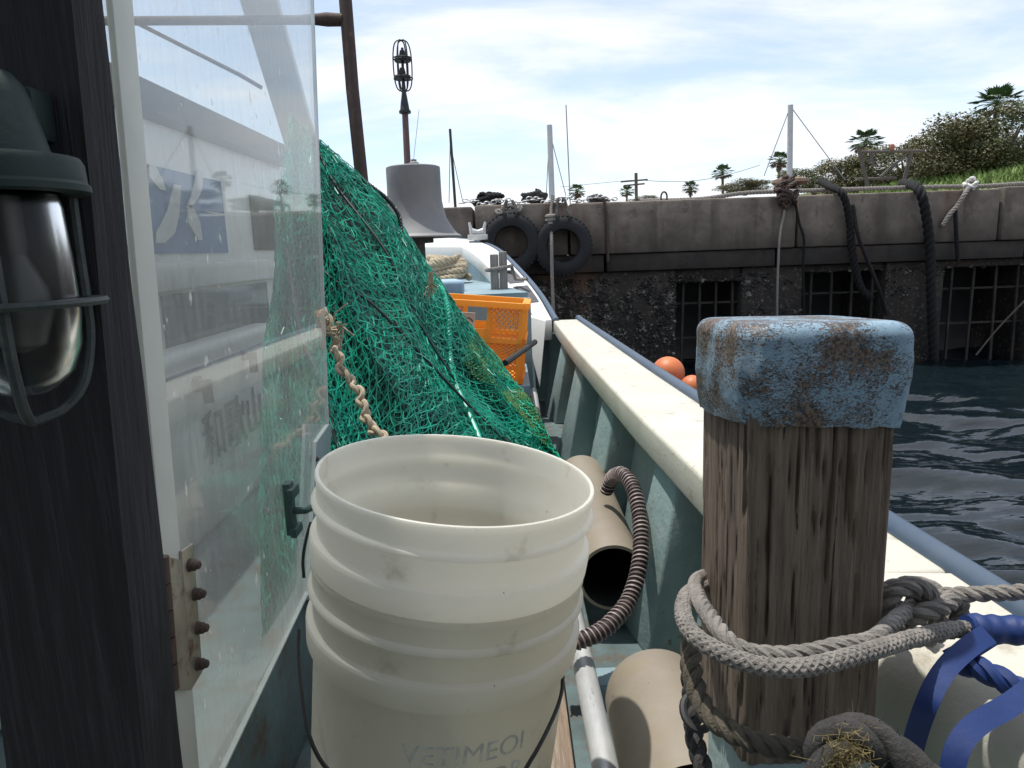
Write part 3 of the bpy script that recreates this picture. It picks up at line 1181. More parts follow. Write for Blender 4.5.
# palms
def make_palm(seed, hh=6.0, cr=1.25):
    rn = random.Random(seed)
    t = thing('fan_palm', (0, 0, 0), 'x', 'palm tree', 'fan palms beyond the harbour wall')
    mb = MB()
    bx = rn.uniform(-.25, .25)
    pts = [V((bx * (i / 8) ** 2, 0, hh * i / 8)) for i in range(9)]
    mb.tube(pts, [.21 - .05 * i / 8 + (.05 if i == 0 else 0) for i in range(9)], 12)
    mb.build('trunk', M['bark'], t)
    top = pts[-1]
    mb = MB()
    sk = MB()
    for k in range(46):
        az_ = k * 2.39996
        el = math.radians(58 - 100 * (k / 46) + rn.uniform(-10, 10))
        d = V((math.cos(az_) * math.cos(el), math.sin(az_) * math.cos(el), math.sin(el)))
        ln = cr * rn.uniform(.55, .75) * (1 - .25 * abs(math.sin(el)))
        e = top + d * ln + V((0, 0, -.06))
        tgt = sk if k > 39 else mb
        tgt.tube([top, e], [.022, .012], 4)
        side = d.cross(V((0, 0, 1)))
        if side.length < .1:
            side = V((1, 0, 0))
        side.normalize()
        upv = side.cross(d)
        nb = 11
        for j in range(nb):
            a = (j / (nb - 1) - .5) * 2.5
            bd = (d * math.cos(a) + side * math.sin(a)).normalized()
            bl = cr * .55 * (1 - .25 * abs(a)) * rn.uniform(.85, 1.1)
            m_ = e + bd * bl * .6 + V((0, 0, -.03))
            tip = e + bd * bl + V((0, 0, -.09 * bl / .5))
            wv = bd.cross(upv).normalized() * .06
            tgt.add([e, m_ - wv, tip, m_ + wv], [(0, 1, 2, 3)])
    mb.build('crown', M['palmleaf'], t)
    if seed % 2:
        for k in range(60):
            a = rn.uniform(0, 2 * PI)
            z = hh - rn.uniform(.1, .9)
            p = V((bx * (z / hh) ** 2 + math.cos(a) * .17, math.sin(a) * .17, z))
            q = p + V((math.cos(a) * .22, math.sin(a) * .22, -rn.uniform(.35, .6)))
            s2 = V((-math.sin(a), math.cos(a), 0)) * .07
            sk.add([p - s2, p + s2, q + s2 * .6, q - s2 * .6], [(0, 1, 2, 3)])
    sk.build('dry_skirt', M['palmdry'], t)
    return t


pa = make_palm(1)
pb = make_palm(2, 6.0, 1.35)
palm_spots = [  # px, crown centre py, crown width px, y distance, proto, label
    (863, 141, 33, 42, pb, 'tall fan palm rising beside the steel frame left of the shrubs'),
    (779, 160, 24, 55, pa, 'fan palm with a brown skirt just left of the light grey mast'),
    (724, 172, 21, 66, pb, 'slender fan palm on a clear trunk between two lower palms'),
    (691, 187, 19, 72, pa, 'low fan palm just right of the utility pole'),
    (626, 191, 16, 76, pb, 'low fan palm just left of the utility pole'),
    (576, 191, 20, 60, pa, 'low fan palm right of the thin antenna mast'),
    (998, 103, 44, 30, pb, 'big fan palm towering over the olive shrubs at far right'),
]
for i, (px, py, wpx, y, proto, lab) in enumerate(palm_spots):
    c = PY(px, py, y)
    o = copy_tree(proto)
    s_ = (wpx / FPX * y) / (2.3 * 1.25)
    o.scale = (s_, s_, (c.z - .3) / 6.0)
    o.location = (c.x, c.y, .3)
    o.rotation_euler = (0, 0, i * 1.7)
    for ch in o.children:
        ch.location = (0, 0, 0)
    # keep crowns from being squashed: scale the trunk only
    for ch in o.children:
        if ch.name.startswith('trunk'):
            pass
        else:
            k = s_ / ((c.z - .3) / 6.0)
            ch.scale = (1, 1, k)
            ch.location = (0, 0, 6.0 * (1 - k))
    o['label'] = lab
    o['category'] = 'palm tree'
for p in (pa, pb):
    for ch in list(p.children):
        bpy.data.objects.remove(ch)
    bpy.data.objects.remove(p)


# bushes / small trees
def make_bush(seed, m):
    rn = random.Random(seed)
    t = thing('shrub_tree', (0, 0, 0), 'x', 'tree', 'shrubby trees on the bank behind the wall')
    mb = MB()
    tips = []
    for k in range(7):
        a = rn.uniform(0, 2 * PI)
        r = rn.uniform(.2, .75)
        e = V((math.cos(a) * r, math.sin(a) * r, rn.uniform(.7, 1.25)))
        mb.tube(smooth([(0, 0, -.2), (e.x * .3, e.y * .3, .35), e], 5), [.07 - .055 * i / 10 for i in range(11)], 6)
        tips.append(e)
    mb.build('trunk', M['bark'], t)
    mb = MB()
    cl = [(V((rn.uniform(-.85, .85), rn.uniform(-.7, .7), rn.uniform(.12, 1.45))), rn.uniform(.14, .42)) for _ in range(40)]
    for c, r in cl:
        for _ in range(int(3800 * r * r + 40)):
            d = V((rn.gauss(0, 1), rn.gauss(0, 1), rn.gauss(0, 1))).normalized()
            p = c + d * r * rn.uniform(.45, 1.08)
            if p.z < .05:
                continue
            q = V((rn.gauss(0, 1), rn.gauss(0, 1), rn.gauss(0, 1))).normalized()
            s1 = q.cross(d)
            if s1.length < .1:
                continue
            s1.normalize()
            s2 = q * .5 + d * .3
            sz = rn.uniform(.03, .06)
            mb.add([p - s1 * sz * .5, p + s2 * sz, p + s1 * sz * .5, p - s2 * sz], [(0, 1, 2, 3)])
    mb.build('crown', m, t)
    return t


ba = make_bush(21, M['leaf1'])
bb = make_bush(22, M['leaf2'])
for i, (px, base, top, wpx, y, proto, lab) in enumerate([
    (905, 185, 144, 90, 24, ba, 'low olive shrub behind the steel frame'),
    (948, 178, 122, 105, 21, bb, 'russet shrubby tree right of the steel frame'),
    (1000, 170, 108, 115, 20, ba, 'dark olive tree below the big palm at far right'),
    (1065, 165, 105, 110, 21, bb, 'russet tree cut off by the right edge'),
    (975, 178, 122, 80, 26, bb, 'shrubby tree filling the gap behind the russet and olive trees'),
    (858, 192, 157, 84, 26, bb, 'small russet shrub at the left foot of the steel frame'),
    (814, 192, 168, 70, 34, ba, 'low dull shrub just right of the rusty quay bollard'),
    (745, 194, 181, 70, 40, bb, 'low brownish shrub below the slender palm'),
    (645, 204, 196, 30, 50, ba, 'tiny dark shrub showing over the wall right of the utility pole'),
    (375, 222, 200, 40, 30, ba, 'dark shrub seen between the rusty pole and the bell shade')]):
    a = PY(px, base, y)
    tp_ = PY(px, top, y)
    o = copy_tree(proto)
    sxy = wpx / FPX * y / 2.3
    o.scale = (sxy, sxy, max(.2, (tp_.z - a.z) / 1.65))
    o.location = a
    o.rotation_euler = (0, 0, i * 1.1)
    o['label'] = lab
for p in (ba, bb):
    for ch in list(p.children):
        bpy.data.objects.remove(ch)
    bpy.data.objects.remove(p)

# ------------------------------------------------------------------ the boat
boat = thing('fishing_boat', (-.85, 2, ZW), 'small white and teal fishing boat with cream gunwale, seen along its side deck', 'boat')
ZD = -.72
ZG = -.33


def interp(tab, y):
    if y <= tab[0][0]:
        return tab[0][1]
    for (a, va), (b_, vb) in zip(tab, tab[1:]):
        if y <= b_:
            return va + (vb - va) * (y - a) / (b_ - a)
    return tab[-1][1]


GI = [(-1.5, .36), (.2, .312), (.6, .288), (.99, .268), (1.4, .245), (1.85, .230), (2.4, .214), (3.3, .203)]
GO = [(-1.5, .50), (.2, .455), (.58, .437), (.74, .427), (1.44, .395), (1.9, .372), (3.3, .318)]
YE = 3.33
ys = [.66 + (YE - .66) * i / 30 for i in range(31)]
mb = MB()
sec = [[V((interp(GI, y), y, ZG - .062)), V((interp(GO, y), y, ZG - .062)), V((interp(GO, y), y, ZG)), V((interp(GI, y), y, ZG))] for y in ys]
vs = [q for s_ in sec for q in s_]
fs = [(0, 1, 2, 3), tuple(range(len(vs) - 1, len(vs) - 5, -1))]
for i in range(len(sec) - 1):
    for k in range(4):
        fs.append((i * 4 + k, (i + 1) * 4 + k, (i + 1) * 4 + (k + 1) % 4, i * 4 + (k + 1) % 4))
mb.add(vs, fs)
mb.build('gunwale', M['cream'], boat, bevel=.008, segs=3)
# aft coaming: rounded inner edge swinging outboard behind the mooring post
inner = [(.285, .655), (.300, .56), (.318, .52), (.346, .455), (.385, .385), (.43, .29), (.455, .2)]
inner = [V((a, b_, 0)) for a, b_ in inner]
inner = smooth(inner, 5)
prof = []
for k in range(9):
    a = PI / 2 * k / 8
    prof.append((-.055 * math.sin(a) + .055, -.055 + .055 * math.cos(a)))
vs = []
fr2 = frames(inner)
rows = len(inner)
for i, p in enumerate(inner):
    t_ = fr2[i][0]
    nrm = V((-t_.y, t_.x, 0)).normalized()
    if nrm.x < 0:
        nrm = -nrm
    outx = interp(GO, p.y)
    row = [V((max(outx, p.x + .06), p.y + .0, ZG))]
    for off, dz in prof:
        q = p + nrm * off
        row.append(V((q.x, q.y, ZG + dz)))
    row.append(V((p.x + nrm.x * .01, p.y + nrm.y * .01, -.55)))
    row.append(V((p.x + nrm.x * .01, p.y + nrm.y * .01, ZD - .02)))
    vs += row
nr = len(vs) // rows
fs = [(i * nr + k, (i + 1) * nr + k, (i + 1) * nr + k + 1, i * nr + k + 1) for i in range(rows - 1) for k in range(nr - 1)]
mb = MB()
mb.add(vs, fs)
mb.build('aft_coaming', M['cream'], boat, angle=60)
# bulwark (inside lining)
mb = MB()
mb.grid(lambda u, v: V((interp(GI, .62 + 2.7 * u) + .085 - .05 * (1 - v), .62 + 2.7 * u, ZD + (ZG - .062 - ZD) * v)), 30, 6)
mb.build('bulwark', M['teal'], boat)
mb = MB()
mb.hexa([V((.08, 3.335, ZD)), V((.30, 3.335, ZD)), V((.30, 3.335, ZG - .063)), V((.10, 3.335, ZG - .063))], [V((.08, 3.36, ZD)), V((.30, 3.36, ZD)), V((.30, 3.36, ZG - .063)), V((.10, 3.36, ZG - .063))])
mb.build('bulwark_end', M['teal'], boat)
# ribs
for y in (1.22, 1.80, 2.38, 2.95):
    xi = interp(GI, y)
    mb = MB()
    lo_ = [V((xi - .032, y - .07, ZD)), V((xi + .075, y - .075, ZD)), V((xi + .07, y + .09, ZD)), V((xi - .062, y + .07, ZD))]
    hi_ = [V((xi + .022, y - .06, ZG - .064)), V((xi + .08, y - .065, ZG - .064)), V((xi + .075, y + .09, ZG - .064)), V((xi + .010, y + .06, ZG - .064))]
    mb.hexa(lo_, hi_)
    mb.build('rib', M['teal'], boat, bevel=.006)
# rub rail
pts = [V((interp(GO, y) + .012, y, ZG - .004)) for y in [-1.2 + (YE + 1.28) * i / 40 for i in range(41)]]
mb = MB()
mb.tube(pts, .0165, 14)
mb.build('rub_rail', M['railblue'], boat)
# bow rail
RO = [P(*q) for q in ((552, 319, 3.28), (536, 292, 3.75), (515, 267, 4.4), (496, 249, 5.05), (477, 241, 5.5), (452, 238, 5.75), (425, 238, 5.85), (380, 240, 5.9))]
ro = smooth(RO, 8)
sec = []
for i, p in enumerate(ro):
    t_ = (ro[min(i + 1, len(ro) - 1)] - ro[max(i - 1, 0)])
    t_.z = 0
    t_.normalize()
    inn = V((-t_.y, t_.x, 0))
    if inn.x > 0 and i < 20:
        inn = -inn
    w_ = .085 + .12 * min(1, i / 28)
    q = p + inn * w_
    sec.append([V((q.x, q.y, p.z - .10)), V((p.x, p.y, p.z - .10)), p.copy(), V((q.x, q.y, p.z - .008))])
vs = [q for s_ in sec for q in s_]
fs = [(0, 1, 2, 3), tuple(range(len(vs) - 1, len(vs) - 5, -1))]
for i in range(len(sec) - 1):
    for k in range(4):
        fs.append((i * 4 + k, (i + 1) * 4 + k, (i + 1) * 4 + (k + 1) % 4, i * 4 + (k + 1) % 4))
mb = MB()
mb.add(vs, fs)
mb.build('bow_rail', M['white'], boat, bevel=.008)
mb = MB()
mb.tube([p + V((.02, .02, -.012)) for p in ro], .016, 10)
mb.build('bow_rub_rail', M['railblue'], boat)
for (i0, i1) in ((5, 10), (11, 15)):
    mb = MB()
    for i in range(i0, i1):
        a, b_ = sec[i], sec[i + 1]
        up_ = V((0, 0, .003))
        f = lambda s_, k: s_[2].lerp(s_[3], k) + up_
        mb.add([f(a, .15), f(a, .8), f(b_, .8), f(b_, .15)], [(0, 1, 2, 3)])
    mb.build('grip_pad', M['grip'], boat)
# bracket where the low rail meets the gunwale
mb = MB()
a = [P(546, 321, 3.22), P(521, 314, 3.28), P(540, 388, 3.22)]
mb.hexa(a, [q + V((.0, .05, 0)) for q in a])
mb.build('rail_bracket', M['white'], boat, bevel=.004)
# bow inner lining
mb = MB()
mb.grid(lambda u, v: (lambda s_: V((s_[0].x + .02 - .02, s_[0].y, s_[0].z + .01 - .55 * (1 - v))))(sec[min(len(sec) - 1, int(u * (len(sec) - 1)))]), len(sec) - 1, 4)
mb.build('bow_lining', M['deckblue'], boat)
# foredeck and side deck
mb = MB()
poly = [V((s_[0].x, s_[0].y, -.2)) for s_ in sec[2:]] + [V((-1.7, 5.4, -.2)), V((-1.8, 3.02, -.2))]
mb.hexa([q + V((0, 0, -.03)) for q in poly], poly)
mb.build('foredeck', M['deckblue'], boat)
mb = MB()
mb.box((-.80, 3.0, -.47), (1.78, .04, .54))
mb.build('deck_step', M['deckblue'], boat)
mb = MB()
mb.box((-.85, 1.0, ZD - .02), (2.5, 4.0, .04))
mb.build('deck', M['deckteal'], boat)
mb = MB()
mb.box((-.52, 2.70, -.49), (1.17, .50, .04))
mb.build('platform', M['deckblue'], boat, bevel=.005)
# white cover box at the bow
mb = MB()
a = [P(380, 263, 5.2), P(470, 263, 5.2), P(466, 258, 5.75), P(380, 258, 5.75)]
b_ = [P(380, 246, 5.2), P(472, 246, 5.2), P(466, 240.5, 5.75), P(380, 240.5, 5.75)]
mb.hexa(a, b_)
mb.build('bow_hatch', M['white'], boat, bevel=.012)
# hull shell
mb = MB()
def hull(u, v):
    y = -1.2 + 4.2 * u
    x = interp(GO, y)
    return V((x - .012 - .22 * (1 - v) ** 1.6, y, ZW - .25 + (ZG - .02 - ZW + .25) * v))
mb.grid(hull, 20, 8)
mb.grid(lambda u, v: (lambda p: V((p.x - .01 - .12 * (1 - v) ** 1.5, p.y, ZW - .25 + (p.z - .06 - ZW + .25) * v)))(ro[int(u * (len(ro) - 1))]), len(ro) - 1, 8)
mb.build('hull', M['hull'], boat)
# cross beam
mb = MB()
a = P(582, 690, .98)
mb.box((.175, 1.04, ZD + .02), (.15, .05, .04))
mb.build('cross_beam', M['deckblue'], boat, bevel=.005)
# unseen block added behind the camera to cut ambient light from astern
mb = MB()
mb.box((-.6, -1.15, .75), (3.0, .9, 2.95))
mb.build('light_blocker', M['blockerdark'], boat, bevel=.02)
# wheelhouse (seen through the acrylic)
XC = -.9
def panel(mb, y0, y1, z0, z1, x0, x1):
    mb.box(((x0 + x1) / 2, (y0 + y1) / 2, (z0 + z1) / 2), (x1 - x0, y1 - y0, z1 - z0))
    return mb
wh = panel(MB(), .55, 3.16, ZD, .362, -1.8, XC).build('wheelhouse', M['white'], boat, bevel=.02)
panel(MB(), .5, 3.05, .365, .445, -1.9, XC + .03).build('roof_band', M['darkband'], wh, bevel=.008)
panel(MB(), 1.2, 2.33, .022, .243, XC, XC + .004).build('name_board', M['bluebanner'], wh)
panel(MB(), 2.58, 3.12, .03, .222, XC, XC + .006).build('side_window', M['window'], wh)
panel(MB(), .6, 3.14, -.075, -.0, XC, XC + .035).build('ledge', M['white'], wh, bevel=.012)
panel(MB(), 1.85, 2.66, -.23, -.085, XC, XC + .006).build('side_window', M['window'], wh)
lk = panel(MB(), .6, 2.45, ZD, -.215, XC + .001, XC + .09).build('locker', M['white'], wh, bevel=.03, segs=3)
panel(MB(), .6, 2.42, -.275, -.268, XC + .09, XC + .093).build('lid_seam', M['grip'], wh)
panel(MB(), 1.66, 1.80, -.24, -.075, XC, XC + .008).build('number_plate', M['greyplate'], wh)
text_mb('5', .15, (XC + .011, 1.76, -.155), (0, 1, 0), (0, 0, 1), .003, .004).build('numeral', M['ink'], wh)
# brush lettering on the blue board (white strokes)
mb = MB()
def stroke(pp, ws):
    pts = smooth([PX(a, b_, XC + .008) for a, b_ in pp], 6)
    n = len(pts)
    mb.ribbon(pts, [(0, 1, 0)] * n, [interp([(k / (len(ws) - 1), w_) for k, w_ in enumerate(ws)], i / (n - 1)) for i in range(n)], .003)
stroke([(177, 185), (173, 212), (166, 232), (160, 243)], [.04, .07, .10, .04])
stroke([(152, 165), (156, 178), (163, 190)], [.03, .07, .03])
stroke([(190, 205), (194, 222), (200, 240)], [.03, .08, .03])
stroke([(200, 170), (197, 190), (189, 208)], [.04, .06, .03])
stroke([(120, 190), (125, 215), (128, 245)], [.05, .1, .05])
stroke([(212, 212), (222, 215)], [.12, .14])
mb.build('brush_letters', M['signwhite'], wh)
c = (PX(197, 432, XC + .095) + PX(244, 428, XC + .095)) / 2
text_mb('和歌山', .155, (XC + .094, 2.02, -.475), (0, 1, 0), (0, 0, 1), .002, .0012).build('registration_letters', M['letter'], wh)
for px, py, r in ((199, 384, .022), (246, 356, .014)):
    c = PX(px, py, XC + .1)
    mb = MB()
    mb.lathe([(r, 0), (r, .012), (r * .55, .018), (r * .55, .035), (r * .2, .04)], c - V((.01, 0, 0)), Matrix.Rotation(PI / 2, 3, 'Y'), 14, cap0=True, cap1=True)
    mb.box(c + V((.02, 0, -.02)), (.02, .016, .06))
    mb.build('locker_catch', M['darkiron'], wh)
# wall under the acrylic door, closing the aisle to the left
mb = MB()
mb.box((-.345, .80, (ZD - .52) / 2), (.03, .62, -.52 - ZD))
mb.build('door_coaming', M['deckteal'], boat, bevel=.004)
# leaning white board between roof and net
mb = MB()
a, b_ = PX(248, -40, -.7), PX(303, 150, -.7)
mb.bar(a, b_, .11, .03)
mb.build('leaning_board', M['white'], boat, bevel=.006)

# ------------------------------------------------------------------ side deck gear
pp = thing('handrail_pipe', PZ(605, 768, -.66), 'galvanised steel pipe running low along the side deck', 'pipe')
mb = MB()
a = PZ(607, 790, -.66)
e = PZ(530, 385, -.66)
mb.tube([V((.107, .35, -.66)), V((.103, .81, -.66)), V((.096, 1.26, -.66)), V((.090, 2.30, -.655)), V((.089, 3.0, -.60))], .0175, 18)
mb.build('tube', M['galv'], pp)
for y in (.5, 1.75, 2.6):
    mb = MB()
    mb.box((.10, y, (ZD - .675) / 2), (.018, .03, -.675 - ZD))
    mb.build('bracket', M['galv'], pp)
# plank
mb = MB()
mb.box((.045, .88, ZD + .012), (.045, 1.0, .024))
mb.build('deck_plank', M['plank'], label='bare worn timber plank on the blue deck beside the steel pipe', cat='plank', bevel=.004)

# beige plastic tubes
def pvc_tube(a, e, R, label, closed_far):
    a = V(a)
    e = V(e)
    ax = (e - a)
    ln = ax.length
    rot = ax.to_track_quat('Z', 'Y').to_matrix()
    t = thing('plastic_tube', (a.x, a.y, a.z - R), label, 'tube', 'beige plastic tubes beside the bulwark')
    mb = MB()
    if closed_far:
        mb.lathe([(R, 0), (R, ln - .02), (R * .94, ln - .006), (R * .8, ln)], a, rot, 48, cap1=True)
    else:
        mb.lathe([(R - .006, .0), (R, .0), (R, ln)], a, rot, 48)
    mb.build('casing', M['pvc'], t)
    mb = MB()
    mb.lathe([(R - .006, .001), (R - .008, ln * .9), (.001, ln * .9)], a, rot, 40)
    mb.build('bore', M['black'], t)
    return t


pvc_tube((.174, 1.22, -.60), (.174, 1.80, -.60), .064, 'beige plastic tube lying with its black open end towards the white pails', False)
pvc_tube((.172, .625, -.575), (.172, .845, -.575), .066, 'beige plastic tube in the foreground left of the mooring post', True)

# hose
hp = [P(606, 492, 1.50), P(612, 478, 1.48), P(622, 474, 1.42), P(633, 488, 1.36), P(640, 520, 1.30), P(640, 560, 1.24), P(630, 598, 1.19), P(612, 622, 1.15), P(594, 635, 1.13), P(575, 642, 1.12), P(556, 648, 1.12)]
hq = resample(smooth(hp, 14), .0022)
hs = thing('suction_hose', hq[-1], 'ribbed brown suction hose looping against the teal bulwark', 'hose')
mb = MB()
mb.tube(hq, [.0125 + .0012 * math.sin(i * 2 * PI / 4) for i in range(len(hq))], 16)
mb.build('hose_wall', M['hose'], hs)
mb = MB()
fr3 = frames(hq)
hel = []
for i in range(len(hq) * 5):
    u = i / 5
    k = min(int(u), len(hq) - 2)
    p = hq[k].lerp(hq[k + 1], u - k)
    a = i / 5 / 4 * 2 * PI
    hel.append(p + (fr3[k][1] * math.cos(a) + fr3[k][2] * math.sin(a)) * .0134)
mb.tube(hel, .0017, 4)
mb.build('spiral_rib', M['hosering'], hs)

# ------------------------------------------------------------------ pails
AX = V((math.sin(math.radians(7.5)), -.01, math.cos(math.radians(7.5)))).normalized()
BR = AX.to_track_quat('Z', 'Y').to_matrix()
TOP = P(457, 474, .765)


def pail(top, label, bail, clip):
    H = .372
    base = top - AX * H
    t = thing('pail', base, label, 'bucket', 'nested white plastic pails')
    pr = [(.1435, 0), (.1440, .0015), (.1455, .0022), (.1472, .0015), (.1478, 0), (.1478, -.0035), (.1470, -.0055), (.1466, -.0065), (.1458, -.021), (.1460, -.0235), (.1490, -.0255), (.1502, -.0275), (.1502, -.0300), (.1492, -.0315), (.1455, -.0325),
          (.1448, -.0345), (.1435, -.0575), (.1440, -.0595), (.1490, -.0620), (.1503, -.0645), (.1505, -.0665), (.1490, -.0875), (.1482, -.0900), (.1465, -.0910), (.1420, -.0915), (.1412, -.0935), (.1390, -.20), (.1345, -.36), (.1325, -.369), (.128, -.372), (.001, -.372)]
    inn = [(.001, -.366), (.1305, -.366), (.137, -.20), (.1415, -.06), (.1435, 0)]
    mb = MB()
    mb.lathe(pr, top, BR, 96)
    mb.lathe(inn, top, BR, 96)
    mb.build('pail_body', M['pailw'], t, angle=32)
    if bail:
        mb = MB()
        ctr = top - AX * .085
        sx_ = BR @ V((1, 0, 0))
        mb.tube(smooth([ctr + q for q in bail], 8), .0022, 7)
        mb.build('bail', M['wire'], t)
    return t


U1 = pail(TOP, 'upper white plastic pail, open and empty, nested in another', None, 0)
T2 = TOP - AX * .094
U2 = pail(T2, 'lower white plastic pail holding the other pail, faded print on its side', None, 0)
# bails hang on the near side of the pails
mb = MB()
mb.tube(smooth([P(311, 522, .775), P(306, 540, .77), P(303, 560, .765), P(304, 578, .76)], 6), .0018, 7)
mb.build('bail', M['wire'], U1)
lb = MB()
lb.tube(smooth([P(299, 630, .735), P(298, 650, .72), P(301, 690, .69), P(309, 735, .66), P(330, 772, .64), P(380, 810, .62), P(450, 815, .62), P(510, 785, .63), P(532, 758, .65), P(552, 720, .69), P(561, 695, .72), P(563, 676, .74)], 8), .0020, 7)
lb.build('bail', M['wire'], U2)
# faded print wrapped round the lower pail
def wrap(body, size, zc, ang0):
    mb0 = text_mb(body, size, (0, 0, 0), (1, 0, 0), (0, 1, 0), .0004)
    out_ = MB()
    vs = []
    for q in mb0.v:
        a = ang0 + q.x / .142
        rr = interp([(-.37, .1340), (-.36, .1345), (-.2, .1390), (-.0935, .1412)], zc + q.y) + q.z * .9 + .0003
        vs.append(T2 + BR @ V((math.sin(a) * rr, -math.cos(a) * rr, zc + q.y)))
    out_.add(vs, mb0.f)
    return out_
pq = BR.inverted() @ (P(455, 735, .65) - T2)
a0 = math.atan2(pq.x, -pq.y)
mb = wrap('VETIMEOI', .030, -.140, a0 + .12)
m2 = wrap('IA M IEOR', .030, -.172, a0 + .12)
mb.add(m2.v, m2.f)
mb.build('faded_print', M['faint'], U2)

# ------------------------------------------------------------------ acrylic door
XD = -.3
poly = [V((XD, .53, .60)), V((XD, 1.165, .62)), V((XD, 1.115, -.255)), V((XD, 1.06, -.285)), V((XD, .93, -.47)), V((XD, .60, -.515)), V((XD, .53, -.515))]
poly[1] = PX(306.5, -200, XD)
poly[2] = PX(328.5, 425, XD)
poly[3] = PX(316, 443, XD)
poly[4] = PX(309, 592, XD)
poly[5] = PX(222, 775, XD)
poly[6] = PX(188, 850, XD)
poly[0] = V((XD, .56, poly[1].z))
poly[6] = V((XD, .53, poly[5].z - .005))
door = thing('acrylic_door', (XD, .6, poly[5].z), 'weathered clear acrylic door sheet with a cream batten and rusty hinge', 'door')
mb = MB()
mb.hexa(poly, [q + V((-.005, 0, 0)) for q in poly])
mb.build('acrylic_sheet', M['acrylic'], door)
mb = MB()
edge = [poly[0] + V((0, .1, 0)), poly[1], poly[2], poly[3], poly[4], poly[5]]
for a, b_ in zip(edge[1:], edge[2:]):
    mb.bar(a + V((-.0025, .001, 0)), b_ + V((-.0025, .001, 0)), .0056, .0022)
mb.build('cut_edge', M['acryledge'], door)
# batten
mb = MB()
bt = [PX(100, -140, XD + .006), PX(121, -140, XD + .006), PX(201, 780, XD + .006), PX(183, 780, XD + .006)]
mb.hexa([q + V((-.006, 0, 0)) for q in bt], bt)
mb.build('batten', M['batten'], door, bevel=.0015)
# hinge
hg0 = MB()
h = [PX(166, 556, XD + .012), PX(183, 560, XD + .012), PX(193, 690, XD + .012), PX(176, 690, XD + .012)]
hg0.hexa([q + V((-.005, 0, 0)) for q in h], h)
h = [PX(182, 551, XD + .009), PX(194, 543, XD + .009), PX(203, 672, XD + .009), PX(192, 690, XD + .009)]
hg0.hexa([q + V((-.003, 0, 0)) for q in h], h)
hinge = hg0.build('hinge', M['hinge'], door, bevel=.0012)
mb = MB()
ka, kb = PX(161, 556, XD + .016), PX(172, 690, XD + .016)
for k in range(5):
    mb.tube([ka.lerp(kb, k / 5 + .006), ka.lerp(kb, (k + 1) / 5 - .006)], .0058, 12)
mb.build('knuckle', M['rust'], hinge)
for (px, py) in ((193, 565), (198, 594), (201, 628), (201, 664)):
    c = PX(px, py, XD + .012)
    mb = MB()
    Rb = Matrix.Rotation(PI / 2, 3, 'Y')
    mb.lathe([(.0060, -.006), (.0060, -.002), (.0052, -.001), (.0052, .002), (.004, .0035), (.0035, .006), (.002, .007)], c, Rb, 6 * 3, cap1=True)
    mb.build('bolt', M['rust'], hinge)
# latch
c = PX(290, 508, XD + .006)
lt = MB()
lt.box(c, (.010, .018, .07))
lt.tube([c + V((.0, .0, -.004)), c + V((.02, .0, -.004)), c + V((.03, .02, -.004)), c + V((.028, .045, .0))], .005, 8)
lt.box(c + V((.006, -.0, .022)), (.008, .03, .014))
lt.box(c + V((.006, -.0, -.03)), (.008, .03, .012))
lt.build('latch', M['fitting'], door, bevel=.0015)
# grey plate behind the cut corner with two rusty bolts
gp = [PX(332, 424, XD - .012), PX(306, 424, XD - .012), PX(300, 600, XD - .012), PX(322, 600, XD - .012)]
mb = MB()
mb.hexa([q + V((-.006, 0, 0)) for q in gp], gp)
plate = mb.build('strike_plate', M['greyplate'], door, bevel=.001)
for (px, py) in ((313, 459), (314, 476)):
    mb = MB()
    mb.lathe([(.0062, -.004), (.0062, 0.001), (.004, .006), (.002, .009)], PX(px, py, XD - .008), Matrix.Rotation(PI / 2, 3, 'Y'), 14, cap1=True)
    mb.build('bolt', M['rust'], plate)

# ------------------------------------------------------------------ dark timber post and lamp
mb = MB()
n = 40
yq0, yq1 = .455, .489
def post_sec(z):
    a = PY(72 + (145 - 72) * 0, 0, yq0)
    top = PY(72, 0, yq0)
    bot = PY(145, 768, yq0)
    f = (z - bot.z) / (top.z - bot.z)
    xr = bot.x + (top.x - bot.x) * f
    return xr
zs_ = [ZD + (.55 - ZD) * i / 60 for i in range(61)]
per = []
for k in range(14):
    per.append((-.098 + .098 * k / 14, 0))
for k in range(8):
    per.append((0, (yq1 - yq0) * k / 8))
for k in range(14):
    per.append((0 - .098 * k / 14, yq1 - yq0))
for k in range(8):
    per.append((-.098, (yq1 - yq0) * (1 - k / 8)))
vs = []
for z in zs_:
    xr = post_sec(z)
    for k, (dx, dy) in enumerate(per):
        dy = dy * (.0335 + .0225 * (.155 - z) / .515 + .0) / .034 if dy > 0 else dy
        cd = .0016 * noise.noise(V((dx * 160 + dy * 160, dy * 120, z * 3))) + .0025 * noise.noise(V((dx * 20, dy * 20, z * 4)))
        vs.append(V((xr + dx + cd, yq0 + dy + cd, z)))
nn = len(per)
fs = [(i * nn + k, i * nn + (k + 1) % nn, (i + 1) * nn + (k + 1) % nn, (i + 1) * nn + k) for i in range(60) for k in range(nn)]
mb.add(vs, fs)
mb.build('timber_post', M['darkpost'], label='dark timber post standing at the hinge side of the acrylic door', cat='post', angle=50)

